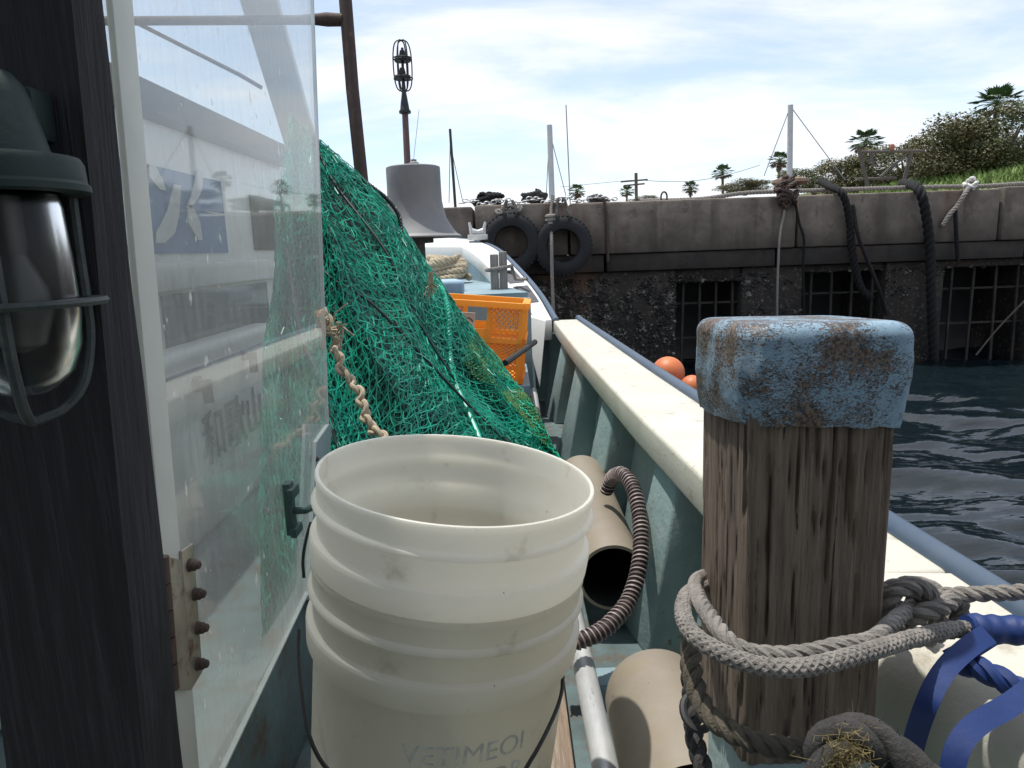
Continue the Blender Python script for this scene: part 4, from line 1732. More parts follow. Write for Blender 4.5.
c0 = P(-6, 172, .40)
lamp = thing('cage_lamp', c0 + V((0, 0, -.15)), 'marine lantern with green cap, glass globe and wire guard on the dark post', 'lamp')
LSM2 = Matrix.Diagonal(V((.80, .80, 1)))
LSM = Matrix.Diagonal(V((.86, .86, 1)))
mb = MB()
mb.lathe([(.001, .056), (.010, .0555), (.018, .053), (.0235, .047), (.0265, .040), (.0335, .012), (.0345, .009), (.050, .0075), (.052, .004), (.0525, -.006), (.0545, -.008), (.0545, -.0115), (.050, -.013), (.036, -.0115)], c0, LSM, n=64)
mb.build('cap', M['lampgreen'], lamp)
mb = MB()
mb.lathe([(.036, -.012), (.0385, -.02), (.040, -.05), (.0405, -.08), (.038, -.100), (.031, -.115), (.018, -.126), (.001, -.129)], c0, LSM2, n=56)
mb.lathe([(.001, -.126), (.017, -.1235), (.0295, -.113), (.0362, -.099), (.0385, -.08), (.038, -.05), (.0365, -.02), (.034, -.012)], c0, LSM2, n=56)
mb.build('globe', M['glass'], lamp, angle=80)
mb = MB()
for k in range(3):
    a = -1.13 + 2 * PI * k / 3
    mb.tube(smooth([c0 + V((math.cos(a) * r * .86, math.sin(a) * r * .86, z)) for r, z in ((.046, -.008), (.0455, -.04), (.0455, -.078), (.044, -.10), (.036, -.125), (.021, -.139), (.002, -.144))], 6), .0032, 8)
for r, z in ((.0475, -.074),):
    mb.lathe([(r - .004, z - .0022), (r + .007, z - .0022), (r + .0085, z), (r + .007, z + .0022), (r - .004, z + .0022), (r - .004, z - .0022)], c0, LSM, n=56)
mb.build('wire_guard', M['guard'], lamp)
mb = MB()
mb.lathe([(.012, -.013), (.012, -.04), (.010, -.05)], c0, LSM, n=20, cap1=True)
mb.lathe([(.010, -.045), (.02, -.065), (.022, -.08), (.015, -.098), (.001, -.103)], c0, LSM, n=24)
mb.build('bulb', M['bulb'], lamp)
mb = MB()
mb.bar(c0 + V((0, .02, .035)), c0 + V((0, .09, .035)), .03, .03)
mb.build('wall_bracket', M['lampgreen'], lamp, bevel=.003)

# ------------------------------------------------------------------ mooring post and its ropes
PC = V((.2115, .525, 0))
def sq(a, hx, hy, e=5.0):
    ca, sa = math.cos(a), math.sin(a)
    r = (abs(ca) ** e + abs(sa) ** e) ** (-1 / e)
    return V((ca * r * hx, sa * r * hy, 0))
ROTP = rz(math.radians(2))
post = thing('mooring_post', PC + V((0, 0, ZD)), 'weathered square timber mooring post with peeling blue cap, ropes round it', 'bollard')
mb = MB()
na, nz = 200, 90
vs = []
z0, z1 = -.385, -.085
for j in range(nz + 1):
    z = z0 + (z1 - z0) * j / nz
    for k in range(na):
        a = 2 * PI * k / na
        p = sq(a, .0525 - .001 * (z1 - z) / .3, .055, 18)
        # chamfered front-left corner
        t_ = (-p.x - p.y) - .1035
        if t_ > 0:
            p += V((1, 1, 0)) * t_ * .5
        u = (k / na) * 60
        gr = noise.noise(V((math.cos(a) * 17, math.sin(a) * 17, z * 2.6))) + .25 * noise.noise(V((math.cos(a) * 3, math.sin(a) * 3, z * 14)))
        cr_ = -.0034 * max(0, 1 - abs(gr) * 14)
        fine = .0011 * noise.noise(V((math.cos(a) * 40, math.sin(a) * 40, z * 5)))
        big = .002 * noise.noise(V((math.cos(a) * 2, math.sin(a) * 2, z * 6)))
        q = p * (1 + (cr_ + fine + big) / .065)
        q = ROTP @ q
        vs.append(PC + V((q.x, q.y, z)))
fs = [(j * na + k, j * na + (k + 1) % na, (j + 1) * na + (k + 1) % na, (j + 1) * na + k) for j in range(nz) for k in range(na)]
mb.add(vs, fs)
mb.build('timber', M['postwood'], post, angle=60)
mb = MB()
vs = []
nz = 40
prof = []
for j in range(nz + 1):
    t_ = j / nz
    prof.append(t_)
ZC0, ZC1 = -.1285, -.0545
for j in range(nz + 1):
    t_ = j / nz
    if t_ < .55:
        z = t_ / .55
        sc_ = 1.0 + .05 * math.sin(PI * min(1, z * 1.1)) * .6
        zz = ZC0 + (ZC1 - .0115 - ZC0) * z
        inset = 0 if j > 0 else -.001
    else:
        a = (t_ - .55) / .45
        ang = a * PI / 2
        sc_ = 1.0 - (1 - math.cos(ang)) * (.24 if a < 1 else .24) - max(0, a - .75) * 3.0 * (1 if a > .75 else 0)
        zz = ZC1 - .0115 + .0115 * math.sin(min(1, a / .75) * PI / 2) + .002 * max(0, a - .75)
        sc_ = max(.01, 1.0 - .17 * (1 - math.cos(min(1, a / .75) * PI / 2)) - (max(0, a - .75) / .25) * .82)
    for k in range(na):
        a_ = 2 * PI * k / na
        p = sq(a_, .0610, .0615, 8)
        t2 = (-p.x - p.y) - .108
        if t2 > 0:
            p += V((1, 1, 0)) * t2 * .5
        drip = 0
        if t_ < .3:
            drip = (.004 * noise.noise(V((math.cos(a_) * 2.2, math.sin(a_) * 2.2, 3))) + .0012 * noise.noise(V((math.cos(a_) * 8, math.sin(a_) * 8, 1))) + .006 * math.cos(a_ - 4.2)) * (1 - t_ / .3)
        bulge = .0022 * noise.noise(V((math.cos(a_) * 3, math.sin(a_) * 3, zz * 30))) + .0007 * noise.noise(V((math.cos(a_) * 14, math.sin(a_) * 14, zz * 160)))
        q = ROTP @ (p * ((.935 + .065 * min(1, t_ / .5)) * sc_ + bulge / .09))
        tilt_ = .05 * q.y + .02 * q.x
        vs.append(PC + V((q.x, q.y, zz + drip - .003 - tilt_ * (1 if t_ > .5 else .3))))
fs = [(j * na + k, j * na + (k + 1) % na, (j + 1) * na + (k + 1) % na, (j + 1) * na + k) for j in range(nz) for k in range(na)]
fs.append(tuple(nz * na + k for k in range(na)))
mb.add(vs, fs)
mb.build('painted_cap', M['peel'], post, angle=70)
mb = MB()
mb.box(PC + V((.004, 0, (ZD - .384) / 2)), (.094, .12, -.384 - ZD))
mb.build('base_block', M['teal'], post, bevel=.006)

# ropes round the post
def W2(px, py, y):
    return PY(px, py, y)
zl = -.285
ropeA = [P(1420, 560, .46), P(1220, 580, .48), P(1075, 588, .50), P(1024, 592, .52), P(975, 594, .535), P(935, 596, .545), P(908, 600, .55)]
knot = P(906, 604, .545)
A = smooth(ropeA, 8)
mb = MB()
mb.laid(A, .0060)
# loop of the laid line round the post, from the knot across the front and round the back
loopA = [P(912, 606, .545), P(893, 622, .50), P(872, 640, .465), P(840, 646, .450), P(800, 654, .444), P(760, 654, .444), P(732, 644, .447), P(710, 617, .475), P(698, 596, .52), P(700, 578, .60), P(745, 570, .66), P(810, 578, .665), P(872, 592, .645), P(892, 604, .60), P(900, 608, .565)]
mb.laid(smooth(loopA, 10), .0058)
# the bowline-like knot
def off(c, l):
    return [c + _R * a + _U * b_ - _F * d for a, b_, d in l]
k1 = off(knot, [(-.014, -.020, .004), (-.022, -.004, .010), (-.018, .012, .014), (-.002, .018, .014), (.012, .010, .012), (.016, -.006, .010), (.028, -.018, .006), (.040, -.014, .000), (.044, -.002, -.004), (.036, .006, .002), (.020, .004, .016), (.002, .000, .020), (-.010, -.010, .012)])
mb.laid(smooth(k1, 9), .0068)
k2 = off(knot, [(-.020, -.012, -.012), (-.006, -.024, -.006), (.012, -.026, .002), (.030, -.022, -.004), (.044, -.012, -.012), (.030, .006, -.014), (.008, .012, -.010), (-.012, .006, -.012)])
mb.laid(smooth(k2, 9), .0068)
mb.build('mooring_line', M['rope_grey'], label='grey three strand line looped round the mooring post with a knot', cat='rope')
# braided rope
bl = [P(986, 630, .520), P(960, 629, .507), P(930, 634, .487), P(890, 645, .459), P(850, 657, .437), P(805, 667, .427), P(760, 666, .428), P(722, 653, .436), P(693, 634, .455), P(683, 612, .49), P(690, 592, .55), P(715, 582, .625), P(770, 582, .67), P(840, 592, .66), P(900, 612, .62), P(935, 622, .585)]
mb = MB()
mb.braid(smooth(bl, 12), .0053, 6, .032)
mb.build('braided_rope', M['rope_grey'], label='grey braided rope bound round the mooring post below the laid line', cat='rope')
# old rope lower down
ol = [P(693, 628, .50), P(691, 650, .485), P(694, 680, .468), P(703, 706, .455), P(722, 726, .443), P(752, 741, .436), P(785, 748, .432), P(812, 749, .43), P(836, 747, .44), P(880, 752, .47)]
mb = MB()
mb.laid(smooth(ol, 10), .0068)
mb.build('old_rope', M['rope_old'], label='weathered tan brown rope wound round the foot of the mooring post', cat='rope')
ov = [P(689, 640, .52), P(690, 680, .505), P(692, 705, .50), P(694, 735, .485), P(702, 765, .47), P(712, 800, .46)]
mb = MB()
mb.laid(smooth(ov, 8), .0065)
mb.build('hanging_rope', M['rope_char'], label='dark rope hanging down the left side of the mooring post', cat='rope')
mb = MB()
c = P(697, 712, .478)
mb.tube([c + V((math.cos(a) * .009, math.sin(a) * .010, math.sin(a) * .006)) for a in [i * PI / 10 for i in range(20)]], .0028, 8, closed=True)
mb.build('iron_ring', M['darkiron'], label='small dark iron ring caught in the ropes left of the post', cat='ring')
# thick frayed rope coil
tk = [P(975, 830, .40), P(935, 790, .405), P(905, 764, .41), P(878, 743, .413), P(850, 734, .413), P(834, 740, .412), P(824, 760, .41), P(826, 790, .41), P(850, 815, .41), P(890, 830, .41)]
fry = thing('frayed_rope', P(850, 768, .41), 'thick charcoal rope loop with yellow frayed fibres at the post foot', 'rope')
mb = MB()
mb.laid(smooth(tk, 10), .0122, .066, n=10)
mb.build('strands', M['rope_char'], fry)
mb = MB()
rn = random.Random(9)
c = P(846, 746, .398)
for i in range(240):
    o = c + _R * rn.gauss(0, .006) + _U * rn.gauss(-.008, .008)
    d = (_R * rn.gauss(0, .6) + _U * rn.gauss(.2, .8) - _F * rn.uniform(.1, .9)).normalized()
    l = rn.uniform(.004, .010)
    k = _R * rn.gauss(0, .005) + _U * rn.gauss(0, .005)
    mb.tube([o, o + d * l * .5 + k, o + d * l + k * .8], .00017, 3, caps=False)
mb.build('fibres', M['frayed'], fry)
mb = MB()
for i in range(160):
    u = rn.random()
    q = smooth(tk, 10)
    p = q[int(u * (len(q) - 1))]
    d = (_R * rn.gauss(0, 1) + _U * rn.gauss(0, 1) - _F * rn.gauss(.3, 1)).normalized()
    mb.tube([p + d * .0105, p + d * .0155 + V((rn.gauss(0, .003), 0, rn.gauss(0, .003)))], .0003, 3, caps=False)
mb.build('loose_hairs', M['rope_char'], fry)

# blue strap
st = thing('blue_strap', P(980, 680, .5), 'royal blue woven strap lashed round the rope end and the cream coaming', 'strap')
def rib(pts, w_, name, tw=None):
    q = smooth(pts, 10)
    fr4 = frames(q)
    dirs = []
    for i in range(len(q)):
        view = q[i].normalized()
        d = fr4[i][0].cross(view).normalized()
        if tw:
            a = tw[0] + (tw[1] - tw[0]) * i / (len(q) - 1)
            d = (d * math.cos(a) + view * math.sin(a)).normalized()
        dirs.append(d)
    mb = MB()
    mb.ribbon(q, dirs, w_, .0012)
    mb.build(name, M['strap'], st, angle=60)
mb = MB()
q = smooth([P(966, 627, .510), P(985, 629, .512), P(1010, 630, .51), P(1050, 631, .50), P(1200, 633, .47), P(1330, 650, .44)], 8)
mb.tube(q, [.0085 if i < 3 else .0102 - .0006 * math.sin(i) for i in range(len(q))], 16)
mb.build('wrapped_end', M['strap'], st)
rib([P(988, 634, .497), P(970, 646, .487), P(950, 664, .481), P(936, 684, .475), P(926, 706, .473), P(917, 732, .483), P(909, 765, .50), P(905, 790, .51)], .0135, 'webbing', (.1, -.25))
rib([P(990, 637, .50), P(968, 650, .493), P(950, 660, .485)], .014, 'webbing', (.5, .2))
rib([P(1200, 640, .50), P(1120, 650, .485), P(1060, 672, .47), P(1036, 686, .462), P(1008, 706, .452), P(980, 722, .446), P(962, 740, .440), P(953, 765, .436), P(950, 800, .434)], .0135, 'webbing', (-.35, .2))
mb = MB()
mb.laid(smooth([P(960, 662, .492), P(980, 669, .485), P(1002, 680, .477), P(1024, 692, .470), P(1060, 715, .455), P(1140, 760, .43)], 10), .0082, .04)
mb.build('twisted_cord', M['strap'], st)

# ------------------------------------------------------------------ floats outboard
def flt(px, py, rpx, d, label):
    c = P(px, py, d)
    r = rpx / FPX * d
    t = thing('net_float', c - V((0, 0, r)), label, 'float', 'orange floats hung outside the rail')
    MB().ball(c, r, 32).build('ball', M['buoy'], t)
    yy = c.y
    mb = MB()
    mb.tube(smooth([c + V((-r * .8, 0, -r * .5)), c + V((-r * 1.3, 0, -r * .7)), V((interp(GO, yy) + .02, yy, ZG - .03)), V((interp(GO, yy) - .005, yy, ZG - .05))], 6), .0025, 6)
    mb.build('lanyard', M['rope_char'], t)
flt(668, 373, 16.5, 2.35, 'larger orange ball float hung just outside the blue rail')
flt(692, 387, 12, 2.25, 'smaller orange ball float beside the peeling blue post cap')

# ------------------------------------------------------------------ crate
co = P(519, 387, 2.52)
xr, yf, zb = co.x, co.y, -.468
cw, ch_, cdp = .34, .285, .26
CR = rz(math.radians(-3)) @ Matrix.Rotation(math.radians(5.5), 3, 'Y')
crate = thing('crate', (xr - cw / 2, yf, zb), 'bright orange slatted plastic crate behind the green net', 'crate')
def cpt(x, y, z):
    return V((xr, yf, zb)) + CR @ V((x - cw, y, z))
def cface(mb, f):
    """f(u,v,w): u along face 0..1, v up 0..1, w outward metres -> point"""
    def pbox(u0, u1, v0, v1, w0=0, w1=.012):
        a = [f(u0, v0, w0), f(u1, v0, w0), f(u1, v0, w1), f(u0, v0, w1)]
        b_ = [f(u0, v1, w0), f(u1, v1, w0), f(u1, v1, w1), f(u0, v1, w1)]
        mb.hexa(a, b_)
    W_, H_ = 1, 1
    pbox(0, 1, 0, .07, -.004, .016)
    pbox(0, 1, .93, 1, -.006, .02)
    pbox(0, 1, .50, .56, -.003, .016)
    for u in (0, .30, .63, .955):
        pbox(u, u + .045, .07, .93, -.002, .012)
    # lattice panels, one with the hand hole left open
    for (u0, u1) in ((.045, .30), (.345, .63), (.675, .955)):
        for (v0, v1) in ((.07, .30), (.30, .50), (.56, .93)):
            if u0 == .345 and v0 == .56:
                pbox(u0, u1, .56, .66, .002, .010)
                continue
            n_ = 5
            for k in range(-n_, n_ + 1):
                for sgn in (1, -1):
                    du = (u1 - u0)
                    ua, ub = (k / n_), (k / n_) + 1
                    pts2 = []
                    t0, t1 = max(0, -ua), min(1, 1 - ua)
                    if t1 - t0 < .05:
                        continue
                    pa_ = (ua + t0, t0)
                    pb_ = (ua + t1, t1)
                    if sgn < 0:
                        pa_ = (1 - pa_[0], pa_[1])
                        pb_ = (1 - pb_[0], pb_[1])
                    A_ = f(u0 + du * pa_[0], v0 + (v1 - v0) * pa_[1], .004)
                    B_ = f(u0 + du * pb_[0], v0 + (v1 - v0) * pb_[1], .004)
                    mb.bar(A_, B_, .0042, .0042)
mb = MB()
cface(mb, lambda u, v, w_: cpt(u * cw, -w_, v * ch_))
mb.build('end_panel', M['orange'], crate)
mb = MB()
cface(mb, lambda u, v, w_: cpt(cw + w_, u * cdp, v * ch_))
mb.build('side_panel', M['orange'], crate)
mb = MB()
cface(mb, lambda u, v, w_: cpt(-w_, u * cdp, v * ch_))
mb.build('side_panel', M['orange'], crate)
mb = MB()
cface(mb, lambda u, v, w_: cpt(u * cw, cdp + w_, v * ch_))
mb.build('end_panel', M['orange'], crate)
mb = MB()
mb.hexa([cpt(0, 0, .0), cpt(cw, 0, .0), cpt(cw, cdp, .0), cpt(0, cdp, .0)], [cpt(0, 0, .01), cpt(cw, 0, .01), cpt(cw, cdp, .01), cpt(0, cdp, .01)])
mb.build('floor_panel', M['orange'], crate)
mb = MB()
mb.hexa([cpt(.27 * cw, .02, .56 * ch_), cpt(.50 * cw, .02, .56 * ch_), cpt(.50 * cw, .025, .56 * ch_), cpt(.27 * cw, .025, .56 * ch_)],
        [cpt(.27 * cw, .02, .84 * ch_), cpt(.50 * cw, .02, .84 * ch_), cpt(.50 * cw, .025, .84 * ch_), cpt(.27 * cw, .025, .84 * ch_)])
lab_ = mb.build('paper_label', M['label'], crate)
mb = MB()
cc = cpt(.42 * cw, .018, .70 * ch_)
mb.tube([cc + V((math.cos(a) * .022, 0, math.sin(a) * .022)) for a in [.3 + i * .2 for i in range(10)]], .002, 5)
mb.build('label_mark', M['ink'], lab_)
# rod leaning beside the crate
mb = MB()
mb.tube([P(505, 363, 2.2), P(535, 342, 2.55)], .010, 8)
mb.build('short_rod', M['darkiron'], label='short grey metal rod sticking out in front of the orange crate', cat='rod')

# ------------------------------------------------------------------ bow gear
c = P(500, 300, 3.75)
tpb = P(497.5, 254, 3.75)
bp_ = MB()
wv = .044
rn = random.Random(4)
a = [V((c.x - wv, c.y - wv, -.2)), V((c.x + wv, c.y - wv, -.2)), V((c.x + wv, c.y + wv, -.2)), V((c.x - wv, c.y + wv, -.2))]
pst = thing('bow_post', (c.x, c.y, -.2), 'short grey split timber post by the bow rail behind the orange crate', 'post')
for dx, dh in ((-wv * .52, 0), (wv * .52, .012)):
    mb = MB()
    mb.box((c.x + dx, c.y, (-.25 + tpb.z + dh) / 2), (wv * .98, wv * 2, tpb.z + dh + .25))
    mb.build('timber_half', M['grey_wood'], pst, bevel=.006)
mb = MB()
zz = (c.z + tpb.z) / 2 + .02
q = [V((c.x + math.cos(a_) * wv * 1.5, c.y + math.sin(a_) * wv * 1.5, zz + .006 * a_)) for a_ in [i * PI / 8 for i in range(17)]]
mb.laid(q + [P(515, 279, 3.9), P(527, 279, 3.75)], .009)
mb.build('post_lashing', M['rope_grey'], label='grey rope turn lashing the short bow post to the rail', cat='rope')
# rope coil on foredeck
mb = MB()
c = P(446, 276, 4.6)
c.z = -.19
pts = []
for i in range(120):
    a_ = i * .32
    r_ = .13 - .0004 * i + .02 * math.sin(i * .9)
    pts.append(c + V((math.cos(a_) * r_ * 1.1, math.sin(a_) * r_ * 1.0, .02 + .0012 * i + .012 * math.sin(i * .37))))
mb.laid(resample(smooth(pts, 3), .02), .019)
mb.build('coiled_rope', M['rope_tan'], label='tan rope coil lying on the pale blue foredeck', cat='rope')
# pale blue box
mb = MB()
c = PZ(446, 296, -.2)
mb.box((c.x - .08, c.y + .1, -.165), (.30, .22, .07), rz(.2))
mb.build('fish_box', M['bluebox'], label='pale blue lidded box on the foredeck behind the net', cat='box', bevel=.02, segs=3)
# roller fairlead
c = P(541 - 0, 208, 1)  # direction only
fc = P(478, 240, 5.45)
fl = thing('bow_roller', fc, 'small grey bow roller with two upright horns on the bow rail', 'fairlead')
mb = MB()
mb.box(fc + V((0, 0, .02)), (.15, .12, .04))
mb.build('base', M['galv'], fl, bevel=.004)
for sx_ in (-1, 1):
    mb = MB()
    mb.tube([fc + V((sx_ * .045, 0, .03)), fc + V((sx_ * .05, 0, .08)), fc + V((sx_ * .062, 0, .135))], [.016, .014, .009], 10)
    mb.build('horn', M['galv'], fl)
mb = MB()
mb.tube([fc + V((-.045, 0, .065)), fc + V((0, 0, .058)), fc + V((.045, 0, .065))], [.026, .018, .026], 14)
mb.build('roller', M['galv'], fl)

# bell-shaped shade on its stalk
yb = 3.05
bc = P(417, 238, yb)
bt_ = P(414, 168, yb)
Hb = bt_.z - bc.z
bell = thing('bell_shade', P(418, 300, yb), 'grey bell shaped metal shade on a short post beside the net', 'shade')
kk = yb / FPX
rt, rbm = 26.5 * kk, 45 * kk
mb = MB()
prof = [(.001, Hb * 1.005), (rt * .9, Hb * 1.0), (rt * .99, Hb * .985), (rt, Hb * .96), (rt * 1.0, Hb * .75), (rt * 1.01, Hb * .52), (rt * 1.06, Hb * .40), (rt * 1.14, Hb * .28), (rt * 1.29, Hb * .16), (rt * 1.49, Hb * .06), (rbm, Hb * .015), (rbm, 0), (rbm * .97, -.002), (rt * 1.4, Hb * .11), (rt * 1.1, Hb * .3), (rt * .97, Hb * .6)]
mb.lathe(prof, bc, n=72)
mb.build('shade_body', M['shade'], bell, angle=30)
mb = MB()
mb.lathe([(.022, 0), (.022, .014), (.012, .020), (.012, .028), (.001, .03)], bc + V((.005, 0, Hb)), n=20)
mb.build('top_nut', M['shade'], bell)
mb = MB()
mb.lathe([(rt * .62, Hb * .3), (rt * .62, -.022), (rt * .3, -.024), (.033, -.026), (.033, -.6)], bc, n=32)
mb.build('stalk', M['guard'], bell)
# thin whip aerial on top
mb = MB()
mb.tube([bc + V((.005, 0, Hb + .03)), P(419, 110, yb)], .0012, 5)
mb.build('whip_aerial', M['line'], bell)

# rusty pole with cross arm
py_ = 2.02
pole = thing('rusty_pole', P(372, 230, py_), 'rusty brown pipe pole with a stub arm rising out of the net', 'pole')
mb = MB()
mb.tube([P(385, 330, py_ + .05), P(362, 182, py_), P(352.5, 90, py_ - .01), P(345, -5, py_ - .02), P(340, -60, py_ - .03)], .0185, 16)
mb.build('upright', M['rustpole'], pole)
mb = MB()
arm0 = P(343, 20, py_ - .02)
mb.tube([arm0, P(327, 19.5, py_ - .02), P(315, 19.5, py_ - .02), P(300, 20, py_), P(100, 21, py_ + .05), P(40, 22, py_ + .05)], [.017, .019, .015, .013, .013, .013], 12)
mb.build('cross_arm', M['rustpole'], pole)
mb = MB()
mb.tube([P(135, 22, py_ + .04), P(240, 75, py_ + .1), P(262, 88, py_ + .12)], .006, 8)
mb.build('brace_wire', M['rustpole'], pole)
# mast light
ym = 3.6
ml = thing('mast_light', P(408, 170, ym), 'slender red brown mast topped by a caged dark signal light', 'mast light')
km = ym / FPX
mb = MB()
mb.tube([P(412, 235, ym), P(407.5, 165, ym), P(405, 112, ym)], [.017, .017, .0155], 12)
mb.build('pole', M['mastred'], ml)
mb = MB()
mb.tube([P(405, 113, ym), P(404.5, 104, ym), P(404, 92, ym), P(403, 76, ym), P(402.2, 48, ym)], [.026, .02, .011, .007, .007], 10)
c = P(405, 112, ym)
mb.lathe([(.001, -.008), (.03, -.006), (.03, .006), (.001, .008)], c, n=18)
mb.build('stem', M['darkiron'], ml)
for py in (60, 77.5):
    c = P(402.6, py, ym)
    mb = MB()
    mb.lathe([(.001, -.008), (.040, -.008), (.043, .0), (.040, .008), (.001, .012)], c, n=24)
    mb.lathe([(.014, .01), (.018, .02), (.012, .045), (.001, .05)], c, n=14)
    mb.build('lamp_disc', M['darkiron'], ml)
mb = MB()
ctr = P(402.6, 66, ym)
hh, rr = 24 * km, 9.2 * km
for k in range(3):
    a_ = k * PI / 3 + .2
    ring = []
    for j in range(28):
        b_ = 2 * PI * j / 28
        zz = math.sin(b_)
        xx = math.cos(b_)
        ring.append(ctr + V((math.cos(a_) * math.copysign(abs(xx) ** .5, xx) * rr, math.sin(a_) * math.copysign(abs(xx) ** .5, xx) * rr, math.copysign(abs(zz) ** .85, zz) * hh)))
    mb.tube(ring, .0035, 5, closed=True)
for zz in (.3, -.5):
    mb.tube([ctr + V((math.cos(a_) * rr, math.sin(a_) * rr, zz * hh)) for a_ in [i * PI / 12 for i in range(24)]], .0035, 5, closed=True)
mb.build('wire_cage', M['darkiron'], ml)

# ------------------------------------------------------------------ the green net
ridge = [P(*q) for q in ((292, 122, 1.90), (304, 131, 1.91), (316, 141, 1.92), (350, 171, 1.95), (400, 226, 2.0), (438, 285, 2.05), (478, 338, 2.12), (514, 386, 2.15), (536, 432, 2.05), (548, 470, 1.9))]
foot = [P(*q) for q in ((262, 640, 1.34), (282, 640, 1.32), (305, 640, 1.30), (340, 620, 1.28), (375, 600, 1.28), (410, 585, 1.30), (450, 560, 1.36), (490, 540, 1.44), (525, 520, 1.52), (550, 505, 1.62))]
RS, FS = smooth(ridge, 12), smooth(foot, 12)
def samp(c, s_):
    s_ = max(0, min(1, s_)) * (len(c) - 1)
    k = min(int(s_), len(c) - 2)
    return c[k].lerp(c[k + 1], s_ - k)
OUT = V((.15, -.8, .55)).normalized()
def NS(s_, t_, off_=0.0):
    r_, f_ = samp(RS, s_), samp(FS, s_)
    if t_ < 0:
        p = r_ + V((0, .55 * -t_, -.30 * -t_ - 1.2 * t_ * t_))
    else:
        p = r_.lerp(f_, t_)
        p += OUT * .11 * math.sin(PI * min(1, t_)) ** .8
    fold = 1 - abs(noise.noise(V((s_ * 5.5 - 2.2 * t_, t_ * 1.6 + s_, 9.1)))) * 3.2
    big = fbm((s_ * 3.2, t_ * 3.2, 4.4), 3) * .04 + .05 * max(-.2, fold)
    return p + OUT * (big * min(1, .25 + abs(t_) * 4) + off_)


net = thing('fishing_net', (-.25, 1.6, ZD), 'heaped green fishing net draped from the rusty pole down to the deck', 'fishing net')
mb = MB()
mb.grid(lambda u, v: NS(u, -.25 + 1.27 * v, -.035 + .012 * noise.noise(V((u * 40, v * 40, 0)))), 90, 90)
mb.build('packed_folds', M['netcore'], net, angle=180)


def strands(mb, nu, nv, seed, r, off_, rot=0.0, warp=.035, s0=0, s1=1, t0=-.2, t1=1.0, amp=.022):
    rn = random.Random(seed)
    att = [(.62, .42, .10, .5), (.35, .75, .12, .35), (.25, .3, .1, .3)]
    cr_, sr = math.cos(rot), math.sin(rot)
    def node(i, j):
        a = (i + .5 * (j % 2)) / nu - .5
        b_ = j / nv - .5
        s_ = .5 + a * cr_ - b_ * sr
        t_ = .5 + a * sr + b_ * cr_
        s_ = s0 + (s1 - s0) * s_
        t_ = t0 + (t1 - t0) * t_
        s_ += warp * fbm((s_ * 3.4 + seed, t_ * 3.4, 1.3), 3) + .0022 * noise.noise(V((i * .9, j * .9, seed)))
        t_ += warp * 1.2 * fbm((s_ * 3.4, t_ * 3.4 + seed, 7.7), 3) + .0022 * noise.noise(V((j * .9, i * .9, seed + 3)))
        for x_, y_, w_, k_ in att:
            d2 = (s_ - x_) ** 2 + (t_ - y_) ** 2
            g_ = k_ * math.exp(-d2 / w_ ** 2)
            s_ -= (s_ - x_) * g_
            t_ -= (t_ - y_) * g_
        if not (-.02 <= s_ <= 1.01 and -.24 <= t_ <= 1.02):
            return None
        o_ = off_ + amp * .8 * noise.noise(V((s_ * 5.5, t_ * 5.5, seed * 2.1))) + .004 * noise.noise(V((s_ * 15, t_ * 15, seed * 1.1))) + .003 * noise.noise(V((s_ * 50, t_ * 50, seed)))
        return NS(s_, t_, o_)
    cache = {}
    def nd(i, j):
        if (i, j) not in cache:
            cache[(i, j)] = node(i, j)
        return cache[(i, j)]
    pad = 8 if rot else 0
    for j in range(-pad, nv + pad):
        for i in range(-pad, nu + pad):
            a = nd(i, j)
            if a is None:
                continue
            if noise.noise(V((i * .13, j * .07, seed * 5.5))) > .42:
                continue
            for di in ((0, -1) if j % 2 == 0 else (0, 1)):
                b_ = nd(i + di, j + 1)
                if b_ is None or (a - b_).length > .12:
                    continue
                mid = a.lerp(b_, .5) + V((.0018 * (1 if (i + j) % 2 else -1), 0, -.0022))
                mb.tube([a, mid, b_], r, 3, caps=False)
mb = MB()
strands(mb, 54, 96, 1, .0011, -.020, .0, warp=.035)
strands(mb, 46, 82, 2, .0011, -.010, .5, warp=.04, amp=.022)
strands(mb, 40, 72, 3, .0012, .004, -.35, warp=.04, amp=.022)
strands(mb, 32, 60, 4, .0013, .014, .25, warp=.045, amp=.024)
mb.build('netting', M['net'], net)
mb = MB()
rn = random.Random(31)
for k in range(130):   # slack meshes standing proud of the heap
    s_, t_ = rn.random(), rn.uniform(-.1, 1)
    a_ = rn.uniform(-.6, .9)
    pts = []
    n_ = rn.randint(6, 16)
    for j in range(n_):
        z_ = (j % 2 - .5) * .016
        pts.append(NS(s_ + math.cos(a_) * j * .014 - math.sin(a_) * z_, t_ + math.sin(a_) * j * .014 + math.cos(a_) * z_, .03 + .012 * noise.noise(V((j * .5, k, 0)))))
    mb.tube(pts, .0016, 4)
mb.build('slack_meshes', M['net'], net)
def netline(st_, r, m, name, off_=.010, kind='tube'):
    q = smooth([NS(a, b_, off_ + (c if c else 0)) for a, b_, c in st_], 12)
    mb = MB()
    if kind == 'tube':
        mb.tube(q, r, 8)
    else:
        mb.laid(q, r)
    return mb.build(name, m, net)
netline([(.20, .02, 0), (.30, .12, 0), (.42, .22, .01), (.52, .33, .0), (.62, .42, .01)], .0032, M['cord'], 'head_line')
netline([(.16, .25, 0), (.27, .38, 0), (.40, .42, .01), (.55, .45, .0), (.75, .55, .01), (.95, .62, 0)], .0032, M['cord'], 'head_line')
netline([(.12, .40, 0), (.22, .55, .005), (.29, .65, .01), (.36, .82, .0), (.42, .98, .0)], .0045, M['leadline'], 'lead_line')
netline([(.62, .42, 0), (.70, .62, 0), (.78, .9, 0)], .006, M['net'], 'gathered_cord')
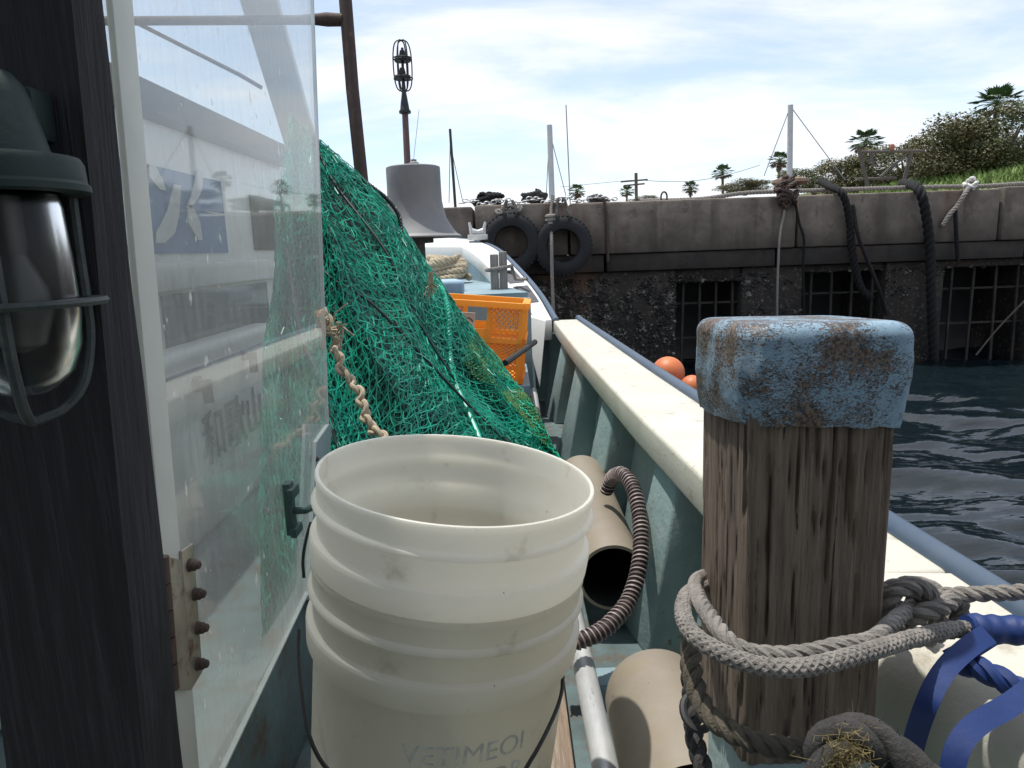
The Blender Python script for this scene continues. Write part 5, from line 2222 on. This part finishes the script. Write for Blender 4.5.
netline([(.55, -.02, 0), (.58, .12, 0), (.60, .28, 0), (.62, .42, 0)], .007, M['net'], 'gathered_cord', kind='laid')
netline([(.10, -.02, .0), (.25, -.02, .0), (.42, -.02, .0), (.6, -.02, 0), (.75, -.02, 0)], .008, M['net'], 'edge_line', .0, 'laid')
# olive mesh in front of the crate
mb = MB()
strands(mb, 20, 30, 7, .0011, .022, .2, s0=.74, s1=.93, t0=.0, t1=.26)
mb.build('olive_netting', M['netolive'], net)
# tan rope
tr_ = smooth([P(322, 312, 1.27), P(334, 333, 1.28), P(336, 352, 1.27), P(343, 372, 1.26), P(356, 388, 1.25), P(362, 402, 1.24), P(366, 418, 1.23), P(374, 430, 1.22), P(386, 440, 1.2), P(395, 455, 1.18)], 12)
mb = MB()
mb.laid([p + V((.004 * math.sin(i * .5), 0, .004 * math.cos(i * .5))) for i, p in enumerate(tr_)], .0085, .05, strands=2)
for i in range(14):
    o = P(330 + rn.uniform(-4, 10), 330 + rn.uniform(-10, 8), 1.26)
    mb.tube([o, o + V((rn.uniform(-.02, .02), -.01, rn.uniform(-.02, .02))), o + V((rn.uniform(-.03, .03), -.01, rn.uniform(-.03, .03)))], .002, 4)
mb.build('tan_rope', M['rope_tan'], label='frayed tan rope twisting down the left side of the green net', cat='rope')
mb = MB()
o = P(431, 284, 1.80)
for i in range(26):
    d = V((rn.gauss(0, .25), -.1, rn.uniform(-1, .2)))
    mb.tube([o + V((rn.gauss(0, .003), 0, .03)), o + V((rn.gauss(0, .004), -.004, 0)), o + d * .02, o + d * .045], .0016, 4)
mb.build('rope_tassel', M['rope_tan'], label='tan frayed rope tassel on the ridge of the green net', cat='rope')
mb = MB()
mb.laid(smooth([P(358, 176, 1.93), P(372, 187, 1.92), P(388, 200, 1.93), P(399, 216, 1.93), P(402, 236, 1.92), P(408, 255, 1.9), P(420, 278, 1.88)], 8), .006)
mb.build('thin_lashing', M['cord'], label='thin dark lashing from the rusty pole down over the net ridge', cat='rope')
